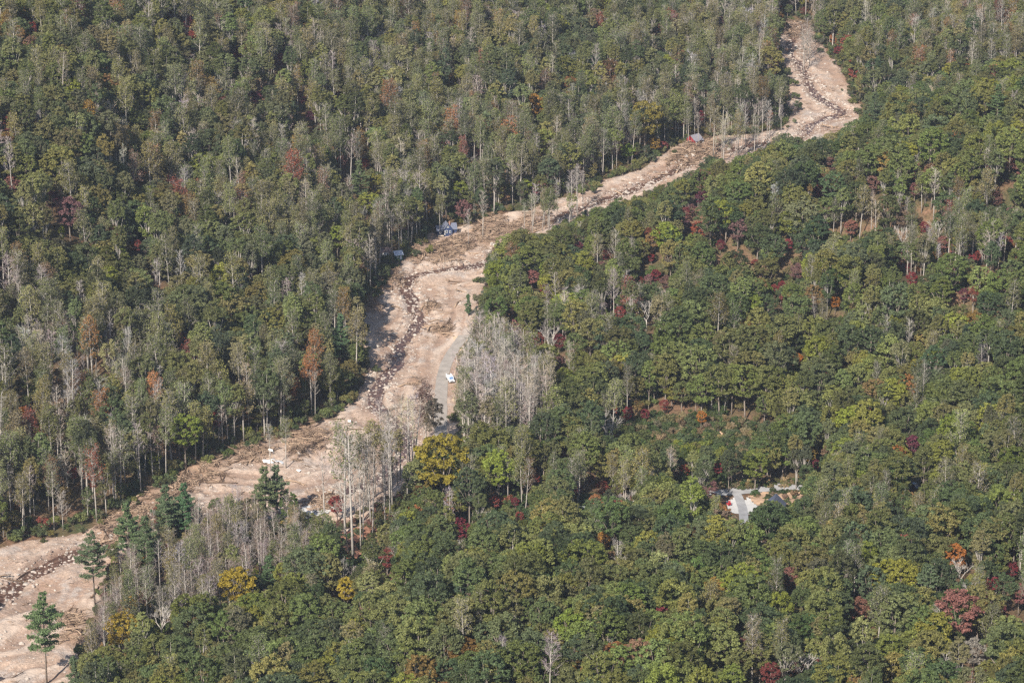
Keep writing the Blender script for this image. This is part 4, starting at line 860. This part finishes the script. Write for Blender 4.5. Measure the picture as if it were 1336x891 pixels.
def stick_mesh(seed, m):
    b = MB(); rg = np.random.default_rng(seed)
    for k in range(7):
        c = rg.normal(0, [1.2, 1.2, .22]); a = rg.normal(.0, .7); ln = rg.uniform(1.4, 4.2); d = Vector((math.cos(a) * ln / 2, math.sin(a) * ln / 2, rg.normal(0, .22) * ln / 2)); r = rg.uniform(.05, .15)
        b.tube([Vector(c) + Vector((0, 0, .3)) - d, Vector(c) + Vector((0, 0, .3)) + d], [r, r * .6], 4)
    return mk_mesh('broken_branch_heap', b.v, b.f, [m])
ROCKS = [rock_mesh(1, M_ROCK), rock_mesh(2, M_ROCK), rock_mesh(3, M_ROCKW), rock_mesh(4, M_ROCKW)]; LOGS = [log_mesh(1, M_LOG), log_mesh(2, M_LOGD, 8, .2), log_mesh(3, M_LOG, 6, .26, False), log_mesh(4, M_LOGD, 9, .24)]; STICKS = [stick_mesh(5, M_LOG), stick_mesh(6, M_LOGD), stick_mesh(7, M_LOG)]
DS = {}
for px, py, k, s, lab in [(523, 388, 1, 1.9, 'pale flat boulder on the stream bank in the main clearing'), (560, 375, 0, 1.3, 'pale boulder on the mud right of the stream'), (505, 505, 0, 1.4, 'boulder left of the dark stream below the road'), (432, 612, 1, 1.3, 'boulder near the wreckage pile below the left forest'),
    (1082, 152, 0, 1.5, 'pale boulder at the stream bend in the upper scar'), (1030, 70, 1, 1.7, 'large rock at the top of the upper scar'), (28, 835, 1, 1.1, 'white stone on the mud beside the lone pine'), (60, 742, 2, 1.2, 'wet dark boulder in the lower stream'), (110, 716, 3, 1.3, 'brown boulder in the lower stream near the pines'), (845, 238, 0, 1.5, 'pale boulder on the upper mud track')]:
    x, y = on_floor(px, py); o = mesh_obj('boulder', ROCKS[k], None, (x, y, float(surf(x, y)[0]) + .1 * s)); o.scale = (s,) * 3; o.rotation_euler = (0, 0, px); tag(o, lab, 'boulder', 'boulders on the mud flow'); DS.setdefault(k, (o,))
rg = np.random.default_rng(99)
logl = [(422, 547, .6, 1.5, 3, 'long pale log lying at the left forest edge'), (408, 560, .75, 1.2, 1, 'dark log across the bank below the left forest'), (393, 572, 1.0, 1.0, 0, 'stripped log on the wood pile under dark trees'), (398, 585, .4, 1.0, 2, 'thick log at the foot of the wood pile'), (542, 505, -.7, .9, 1, 'dark log pointing at the road from the stream'), (548, 497, .9, .9, 1, 'thin dark log crossing another left of the road'),
    (535, 520, .15, 1.1, 1, 'low dark log on the mud above the brown tree'), (320, 597, .2, 1.5, 1, 'dark fallen log left of the white wreckage'), (300, 603, .5, 1.2, 0, 'pale fallen log left of the white wreckage'), (285, 600, .9, .9, 1, 'short log at the forest edge far left of wreckage'), (290, 628, .05, 1.3, 1, 'thin log flat on the gravel fan'), (205, 640, .4, 1.2, 0, 'log on the wood pile above the pines'), (188, 655, .8, 1.2, 2, 'thick log on the wood pile behind the narrow pine'), (170, 672, .3, 1.1, 1, 'dark log lowest on the pile above the stream'), (228, 628, .7, 1.2, 0, 'log at the upper end of the wood pile'),
    (96, 800, 1.3, .9, 2, 'log at the top of the rootwad pile'), (90, 815, .6, .9, 0, 'log in the middle of the rootwad pile'), (100, 830, 2.2, .9, 2, 'log at the base of the rootwad pile'), (572, 398, .1, .9, 1, 'dark log on the sand in the main clearing'), (580, 412, .3, 1.0, 0, 'log among branches right of the stream bend'), (565, 430, .0, 1.4, 2, 'long log lying across the clearing above the road'), (590, 436, .1, 1.2, 0, 'pale log near the head of the road'),
    (605, 325, .6, 1.0, 1, 'dark log on the mud below the blue house'), (625, 330, .2, 1.2, 0, 'log right of the rill below the house'), (590, 330, .8, 1.0, 2, 'thick log at the rill'), (655, 315, .3, 1.3, 0, 'log on the mud right of the bare trunks'), (680, 302, .2, 1.3, 1, 'dark log near the bend of the upper track'), (700, 292, .5, 1.2, 0, 'pale log at the bend of the upper track'), (900, 205, .6, 1.4, 1, 'dark log on the pile below the red house'), (912, 197, .3, 1.4, 0, 'log on top of the pile below the red house'), (920, 203, 1.1, 1.2, 2, 'thick log right in the pile below the red house'), (885, 215, .2, 1.3, 1, 'dark log at the lower end of the red house pile'), (860, 226, .1, 1.4, 0, 'log lying along the upper mud track'), (875, 212, 1.2, 1.7, 1, 'leaning dark trunk at the forest edge below the red house'),
    (1040, 40, .5, 1.3, 0, 'log at the head of the upper scar'), (1050, 45, .2, 1.2, 1, 'dark log at the head of the upper scar'), (500, 362, .7, 1.1, 1, 'dark log below the two sheds'), (488, 385, .9, 1.3, 0, 'log at the shaded edge of the clearing'), (478, 398, .6, 1.2, 1, 'dark log at the shaded edge of the clearing'), (540, 335, .5, 1.1, 2, 'thick log left of the rill'), (210, 705, 1.4, 1.0, 0, 'log in the grove right of the narrow pine'), (120, 845, .1, 1.1, 2, 'log lying among bare trunks at lower left')]
for px, py, a, s, k, lab in logl:
    x, y = on_floor(px, py); o = mesh_obj('log', LOGS[k], None, (x, y, float(surf(x, y)[0]) + .2)); o.scale = (s,) * 3; o.rotation_euler = (rg.uniform(0, 6), rg.normal(0, .06), a + rg.normal(0, .1)); tag(o, lab, 'log', 'logs strewn on the mud flow'); DS.setdefault(10 + k, (o,))
for j, (px, py, lab) in enumerate([(232, 640, 'heap of broken branches at the forest edge above the pines'), (95, 822, 'tangled heap of branches beside the lone pine'), (905, 200, 'heap of broken branches below the red house')]):
    x, y = on_floor(px, py); o = mesh_obj('branch_heap', STICKS[j], None, (x, y, float(surf(x, y)[0]))); tag(o, lab, 'branches', 'heaps of wreck wood'); DS[20 + j] = (o,)
ro = []; wo = []
cand = R.uniform([dx0, dy0], [dx1, dy1], (230000, 2)); cand = cand[in_poly(cand[:, 0], cand[:, 1], DEBRIS)]; ch = surf(cand[:, 0], cand[:, 1]); cwet = look('wet', cand[:, 0], cand[:, 1]); cwd = look('wd', cand[:, 0], cand[:, 1]); crd = seg_dist(cand[:, 0], cand[:, 1], ROAD)
cl = fbm(cand[:, 0] / 11, cand[:, 1] / 11, 8, 3); c1 = seg_dist(cand[:, 0], cand[:, 1], CREEK); u = R.uniform(size=len(cand))
for (x, y), h, w, wd_, f, d1, uu, rr in zip(cand, ch, cwet, cwd, cl, c1, u, crd):
    if rr < 4.5: continue
    if d1 < 6.5 and uu < .75: ro.append(dict(k=int(R.choice([2, 3, 1, 1, 0, 0])), x=x, y=y, z=max(h, float(ground(x, y)) - .58), s=R.uniform(.16, .45) * (1 + R.exponential(.5)), r=R.uniform(0, 6.28), t=(1, 1, 1)))
    elif uu < .08 + .3 * max(0, f): ro.append(dict(k=int(R.choice([0, 1])), x=x, y=y, z=h, s=R.uniform(.11, .32) * (1 + R.exponential(.5)), r=R.uniform(0, 6.28), t=(1, 1, 1)))
    if wd_ > .15 and R.random() < .5 * wd_: wo.append(dict(k=20 + int(R.integers(3)), x=x, y=y, z=h + .1, s=R.uniform(.4, 1.1), r=R.normal(.6, 1.5), tilt=R.normal(0, .16), t=(1, 1, 1)))
    elif R.random() < .018: wo.append(dict(k=20 + int(R.integers(3)), x=x, y=y, z=h, s=R.uniform(.3, .7), r=R.normal(.6, .8), t=(1, 1, 1)))
    if wd_ > .3 and R.random() < .075: wo.append(dict(k=10 + int(R.integers(4)), x=x, y=y, z=h + .3, s=R.uniform(.6, 1.3), r=R.normal(.6, 1.2), tilt=R.normal(0, .2), t=(1, 1, 1)))
for _ in range(70):                                       # more fallen trunks strewn about, left as part of the wreck wood
    j = int(R.integers(len(cand))); wo.append(dict(k=10 + int(R.integers(4)), x=cand[j, 0], y=cand[j, 1], z=ch[j] + .15, s=R.uniform(.7, 1.5), r=R.normal(.7, .9), tilt=R.normal(0, .08), t=(1, 1, 1))) if crd[j] > 6 else None
scatter('rubble', ro, 'stones and cobbles strewn over the mud and stream bed', 'stones', DS)
scatter('wreck_wood', wo, 'broken branches and driftwood piled along the mud track', 'driftwood', DS)

# ------------------------------------------------------------------ road junction in the woods on the right
def px_path(p, step=2.0): return smooth_path([hit(*q)[:2] for q in p], step)
M_CONC = plain('pale_gravel', (.50, .485, .46), .9, .1, .8, .2); M_CUT = plain('cut_bank_earth', (.37, .25, .165), .95, .4, .35, .1); M_PAINT = plain('white_paint', (.75, .75, .73), .7, .1, 2, .3)
J1 = px_path([(925, 646), (948, 643), (970, 641), (1000, 639), (1045, 636), (1075, 634)]); J2 = px_path([(957, 642), (962, 648), (966, 656), (969, 666), (971, 684), (972, 700)])
def patch(name, poly, mat, off, step=.8, bump=0.0):
    W = [hit(*q)[:2] for q in poly]; A = np.array(W); xs, ys = np.meshgrid(np.arange(A[:, 0].min(), A[:, 0].max(), step), np.arange(A[:, 1].min(), A[:, 1].max(), step)); f = grid_faces(xs.shape[1], xs.shape[0]); x, y = xs.ravel(), ys.ravel()
    ins = in_poly(x + fbm(x / 3, y / 3, 5, 2) * .8, y + fbm(x / 3, y / 3, 6, 2) * 1.5, W); f = f[ins[f].all(1)]; z = ground(x, y) + off + bump * np.maximum(0, fbm(x / 4, y / 4, 12, 4) + .35)
    us_, inv = np.unique(f, return_inverse=True); return tag(mesh_obj(name, mk_mesh(name, np.stack([x, y, z], -1)[us_], inv.reshape(-1, 4), [mat], smooth=True)), kind='structure')
patch('cut_bank', [(973, 650), (985, 644), (1005, 642), (1040, 641), (1052, 645), (1040, 662), (1020, 672), (1000, 668), (985, 660)], M_CUT, .25, .7, .8)
patch('gravel_pad', [(945, 655), (958, 648), (965, 654), (968, 665), (967, 674), (955, 670), (946, 663)], M_CONC, .22)
patch('gravel_apron', [(970, 649), (978, 650), (992, 660), (990, 668), (974, 674), (972, 660)], M_CONC, .22)
tag(ribbon('road_through_woods', J1, 2.6, .30, M_ASPH2, jitter=.06), kind='structure'); tag(ribbon('side_road', J2, 1.5, .304, M_ASPH2, jitter=.06), kind='structure')
patch('clearing_earth', [(895, 566), (930, 562), (952, 566), (940, 578), (905, 577)], M_CUT, .2, .8, .6); patch('red_earth_bank', [(430, 700), (470, 690), (510, 660), (535, 640), (520, 668), (485, 705), (462, 740), (440, 735)], plain('red_earth', (.27, .135, .085), .95, .25, .3, .1), .9, .8, .5)
patch('pale_yard', [(388, 668), (405, 664), (440, 655), (446, 658), (432, 672), (400, 682), (388, 680)], M_CONC, 1.1, .7, .2)

# ------------------------------------------------------------------ houses
M_SLATE = plain('slate_shingle', (.115, .125, .165), .8, .2, 2.0, .3); M_NAVY = plain('navy_siding', (.025, .04, .095), .7, .2, 1.5, .3); M_WHITE = plain('white_trim', (.78, .78, .76), .6, .08, 2, .3); M_GLASS = plain('window_glass', (.03, .04, .05), .1, .1, 1, .5)
M_REDW = plain('red_siding', (.24, .032, .036), .7, .15, 1.5, .3); M_GREYR = plain('grey_roof', (.20, .19, .21), .8, .2, 2, .3); M_GREENW = plain('green_siding', (.06, .12, .075), .8, .2, 2, .2); M_TIN = plain('pale_tin_roof', (.45, .48, .55), .45, .15, 1.2, .5); M_BROWNR = plain('brown_roof', (.17, .12, .11), .85, .3, 1.0, .2); M_DARKR = plain('dark_slate_roof', (.075, .085, .12), .8, .2, 2, .3)
def gable(root, x0, x1, y0, y1, zw, zr, wallm, roofm, along='y', over=.4, windows=(), nm=''):
    """a gabled wing; ridge along y (gable to the viewer) or along x (roof slope to the viewer)"""
    xm, ym = (x0 + x1) / 2, (y0 + y1) / 2; w = MB()
    if along == 'y':
        w.prism([(x0, -1), (x1, -1), (x1, zw), (xm, zr), (x0, zw)], y0, y1); sl = (zr - zw) / (xm - x0); t = .18
        for sgn, xe in ((-1, x0), (1, x1)):
            xo = xe + sgn * over; zo = zw - over * sl; r = MB(); r.prism([(xm, zr + .03), (xo, zo + .03), (xo, zo + .03 + t), (xm, zr + .03 + t)], y0 - over, y1 + over); r.build('roof_slope', roofm, root)
    else:
        w.prism_x([(y0, -1), (y1, -1), (y1, zw), (ym, zr), (y0, zw)], x0, x1); sl = (zr - zw) / (ym - y0); t = .18
        for sgn, ye in ((-1, y0), (1, y1)):
            yo = ye + sgn * over; zo = zw - over * sl; r = MB(); r.prism_x([(ym, zr + .03), (yo, zo + .03), (yo, zo + .03 + t), (ym, zr + .03 + t)], x0 - over, x1 + over); r.build('roof_slope', roofm, root)
    w.build('wall', wallm, root)
    for xc, zc, ww, hh in windows:
        f = MB().box(xc - ww / 2 - .12, xc + ww / 2 + .12, y0 - .08, y0 + .02, zc - hh / 2 - .12, zc + hh / 2 + .12).build('window', M_WHITE, root)
        MB().box(xc - ww / 2, xc + ww / 2, y0 - .10, y0 - .05, zc - hh / 2, zc + hh / 2).build('pane', M_GLASS, f)
def house_at(name, px, py, rz, sc=1.0):
    x, y = on_floor(px, py); return empty(name, (x, y, float(surf(x, y)[0]) + .35), rz, sc)
h = house_at('blue_house', 583, 304, math.radians(14), .7); tag(h, 'wrecked navy blue house with slate roofs and white windows beside the mud', 'house')
gable(h, -2.6, 2.6, -4, 3, 3.4, 6.6, M_NAVY, M_SLATE, 'y', .45, [(-.2, 4.6, .9, .8), (-1.0, 1.8, .9, 1.5), (1.1, 1.6, .8, 1.2)])
gable(h, -6.6, -2.62, -3.2, 2.4, 2.5, 4.9, M_NAVY, M_SLATE, 'x', .45, [(-4.6, 1.1, .8, .9)]); gable(h, 2.62, 5.6, -2.2, 3.2, 2.7, 5.6, M_NAVY, M_SLATE, 'x', .45)
MB().box(-2.5, -1.9, -4.35, -4.02, 0, 2.4).build('porch_post', M_WHITE, h); MB().box(-6.2, -2.9, -4.6, -3.4, -.8, -.15).build('deck', plain('pale_deck', (.5, .42, .33)), h); MB().box(1.2, 1.9, -1, -.3, 4.5, 7.2).build('chimney', plain('brick_flue', (.3, .17, .13)), h)
h = house_at('red_house', 906, 188, math.radians(42), .62); tag(h, 'red house with grey gable roof at the upper mud track', 'house')
gable(h, -4.2, 4.2, -4.0, 4.0, 3.4, 6.2, M_REDW, M_GREYR, 'x', .5, [(-2.2, 1.8, 1.1, 1.3), (0, 1.8, 1.1, 1.3), (2.4, 1.8, 1.1, 1.3)])
MB().box(-3.6, 3.8, -5.6, -4.02, -.5, .1).build('porch_floor', M_WHITE, h)
for xx in (-3.4, 0, 3.5): MB().box(xx, xx + .2, -5.5, -5.3, .1, 2.6).build('porch_post', M_WHITE, h)
MB().prism_x([(-6.0, 2.6), (-4.05, 3.1), (-4.05, 3.3), (-6.0, 2.8)], -4.2, 4.2).build('porch_roof', M_GREYR, h)
h = house_at('shed', 519, 341, math.radians(22), .75); tag(h, 'small green shed with pale tin roof behind tree trunks', 'shed', 'sheds at the forest edge'); gable(h, -2.2, 2.2, -2.4, 2.4, 2.6, 4.2, M_GREENW, M_TIN, 'x', .4, [(-.8, 1.5, .7, .7)]); MB().box(.4, 1.4, -2.5, -2.41, 0, 2.0).build('door', M_TIN, h)
h = house_at('shed', 503, 341, math.radians(8), .8); tag(h, 'damaged brown-roofed shed left of the green shed', 'shed', 'sheds at the forest edge'); gable(h, -2.4, 2.4, -2.4, 2.4, 2.2, 3.8, plain('grey_boards', (.24, .22, .2)), M_BROWNR, 'x', .4, [(-1.0, 1.2, .7, .8), (1.0, 1.2, .7, .8)]); MB().box(-.4, .5, -2.5, -2.41, 0, 1.9).build('door', M_WHITE, h)
x, y, z = hit(1010, 672); h = empty('gabled_house', (x, y, z - .3), math.radians(-12), .9); tag(h, 'dark slate gable roof rising behind the dark green oak', 'house'); gable(h, -3.4, 3.4, -4.5, 4.5, 3.4, 6.6, plain('grey_siding', (.22, .23, .25)), M_DARKR, 'y', .4, [(0, 4.3, .9, .9), (-1.6, 1.6, 1, 1.2), (1.6, 1.6, 1, 1.2)]); MB().box(-.45, .45, -4.6, -4.51, 0, 2.1).build('door', M_WHITE, h)
x, y, z = hit(757, 671); h = empty('shed', (x, y, z), math.radians(15)); tag(h, 'pale tin-roofed shed half hidden in the woods left of the junction', 'shed', 'sheds in the woods'); gable(h, -1.9, 1.9, -1.8, 1.8, 1.7, 2.7, M_BROWNR, plain('weathered_tin', (.5, .5, .5), .5, .15), 'x', .3); MB().box(-.4, .4, -1.9, -1.81, 0, 1.6).build('door', M_GREYR, h)
# white wreckage: torn roofing and wall panels
for j, (px, py, w, l, rx, ry, rz, lab) in enumerate([(350, 604, 3.6, 2.2, .25, .1, .3, 'white torn roof panel, left piece of the wreckage'), (362, 603, 4.4, 2.4, -.2, .25, -.2, 'white torn roof panel, right piece of the wreckage'), (354, 592, 1.6, 2.0, .8, .1, .5, 'white upright panel behind the wreckage'), (390, 613, 1.8, 1.2, .2, .2, .9, 'small white panel right of the wreckage'), (457, 738, 3.0, 2.0, .3, .2, .4, 'white broken panel at the foot of the tall bare tree'), (456, 552, 1.1, .9, .5, .1, .2, 'white scrap at the stream below the clearing')]):
    x, y = on_floor(px, py); p = empty('wreck_panel', (x, y, float(surf(x, y)[0]) + .55)); p.rotation_euler = (rx, ry, rz); tag(p, lab, 'panel', 'white wreckage panels')
    b = MB(); n = 6; vs = []; rg = np.random.default_rng(j + 5)
    for a in range(n + 1):
        for c in (0, 1): vs.append((-w / 2 + w * a / n, (-l / 2 if c == 0 else l / 2) + rg.normal(0, .2), .12 * math.sin(a * 1.7) + rg.normal(0, .05)))
    V = vs + [(q[0], q[1], q[2] - .06) for q in vs]; o_ = len(vs); F = []
    for a in range(n): F += [(2 * a, 2 * a + 2, 2 * a + 3, 2 * a + 1), (o_ + 2 * a, o_ + 2 * a + 1, o_ + 2 * a + 3, o_ + 2 * a + 2), (2 * a, o_ + 2 * a, o_ + 2 * a + 2, 2 * a + 2), (2 * a + 1, 2 * a + 3, o_ + 2 * a + 3, o_ + 2 * a + 1)]
    b.add(V, F).build('sheet', M_WHITE, p); 
    for c in (-.3, .3): MB().box(-w * .45, w * .45, l * c - .06, l * c + .06, -.25, -.1).build('batten', M_LOG, p)

# ------------------------------------------------------------------ vehicles
M_TYRE = plain('tyre_rubber', (.02, .02, .02), .8); M_PAINTW = plain('white_car_paint', (.72, .73, .74), .3, .04, 2, .5); M_PAINTB = plain('dark_blue_car_paint', (.02, .028, .05), .3, .1, 2, .5); M_LAMP = plain('lamp_glass', (.7, .7, .66), .15, .05, 2, .6); M_BLUEG = plain('windscreen_glass', (.10, .17, .30), .08, .1, 1, .7); M_CHROME = plain('rim_metal', (.45, .45, .46), .3, .1, 2, .5, .8)
def wheel(root, x, y, r=.4):
    t = MB(); n = 16; a = [(math.cos(2 * math.pi * k / n), math.sin(2 * math.pi * k / n)) for k in range(n)]
    t.prism_x([(y + c * r, r + s_ * r) for c, s_ in a], x - .13, x + .13); o = t.build('wheel', M_TYRE, root); sx = 1 if x > 0 else -1
    MB().prism_x([(y + c * r * .6, r + s_ * r * .6) for c, s_ in a], x + sx * .131 - (.02 if sx < 0 else 0), x + sx * .131 + (.02 if sx > 0 else 0)).build('rim', M_CHROME, o)
def bev(o, w=.05):
    m = o.modifiers.new('edge', 'BEVEL'); m.width = w; m.segments = 2; return o
def truck(loc, rz, label):
    t = empty('utility_truck', loc, rz); tag(t, label, 'truck')
    bev(MB().prism_x([(-3.0, .5), (3.1, .5), (3.1, .95), (-1.7, 1.05), (-2.95, .98)], -1.0, 1.0).build('chassis', M_PAINTW, t)); bev(MB().prism_x([(-2.9, .98), (-1.75, 1.1), (-1.2, 2.0), (.25, 2.0), (.35, 1.0), (-1.7, .99)], -.93, .93).build('cab', M_PAINTW, t))
    MB().add([(-.8, -1.78, 1.14), (.8, -1.78, 1.14), (.72, -1.27, 1.94), (-.72, -1.27, 1.94)], [(0, 1, 2, 3)]).build('windscreen', M_BLUEG, t)
    for sx in (-1, 1):
        MB().box(sx * .935 - .01, sx * .935 + .01, -1.15, .05, 1.3, 1.85).build('side_window', M_BLUEG, t); MB().box(sx * .7 - .18, sx * .7 + .18, -3.03, -2.96, .72, .9).build('headlight', M_LAMP, t); MB().box(sx * 1.05 - .12, sx * 1.05 + .12, -1.4, -1.25, 1.25, 1.5).build('mirror', M_TYRE, t)
        for yy in (-2.05, 2.0): wheel(t, sx * .92, yy)
        bev(MB().box(sx * .82 - .2, sx * .82 + .2, .5, 3.05, .96, 1.75).build('tool_locker', M_PAINTW, t))
    MB().box(-.6, .6, .55, 3.0, .96, 1.1).build('load_bed', M_CHROME, t); MB().box(-.8, .8, -3.12, -2.98, .45, .65).build('bumper', M_CHROME, t); MB().box(-.6, .6, -3.01, -2.93, .68, .92).build('grille', M_TYRE, t); MB().box(-.85, .85, .42, .5, 1.1, 2.1).build('headboard', M_PAINTW, t)
x, y = on_floor(587.5, 497); truck((x, y, float(ground(x, y)) + .42), math.radians(14), 'white utility truck parked on the dirt shoulder facing downhill')
def car(loc, rz, label):
    t = empty('parked_car', loc, rz); tag(t, label, 'car')
    bev(MB().prism_x([(-2.2, .35), (2.2, .35), (2.25, .9), (-1.2, .95), (-2.2, .75)], -.88, .88).build('body', M_PAINTB, t)); bev(MB().prism_x([(-1.2, .94), (-.5, 1.45), (1.2, 1.48), (1.95, .9)], -.75, .75).build('cabin', M_PAINTB, t))
    MB().add([(-.68, -1.17, .98), (.68, -1.17, .98), (.62, -.56, 1.42), (-.62, -.56, 1.42)], [(0, 1, 2, 3)]).build('windscreen', M_LAMP, t)
    for sx in (-1, 1):
        MB().box(sx * .76 - .01, sx * .76 + .01, -.5, 1.2, 1.0, 1.38).build('side_window', M_GLASS, t); MB().box(sx * .62 - .15, sx * .62 + .15, -2.23, -2.17, .58, .72).build('headlight', M_LAMP, t)
        for yy in (-1.4, 1.4): wheel(t, sx * .8, yy, .33)
x, y, z = hit(1193, 638); car((x, y, z + .1), math.radians(30), 'dark blue car glimpsed between trees at right edge of the woods')

# ------------------------------------------------------------------ the air over the valley
hz = MB().box(-6100, 6100, -3100, 9100, float(_az.min()) - 1.5, 372.0).build('haze', None); tag(hz, 'thin pale autumn haze over the whole valley', 'haze', kind='stuff')
hm = bpy.data.materials.new('haze_air'); hm.use_nodes = True; hm.node_tree.nodes.clear(); ho = hm.node_tree.nodes.new('ShaderNodeOutputMaterial'); hv = hm.node_tree.nodes.new('ShaderNodeVolumePrincipled')
hv.inputs['Color'].default_value = (.72, .82, 1.0, 1); hv.inputs['Density'].default_value = 0.00004; hv.inputs['Anisotropy'].default_value = .1; hm.node_tree.links.new(hv.outputs[0], ho.inputs['Volume']); hz.data.materials.append(hm)
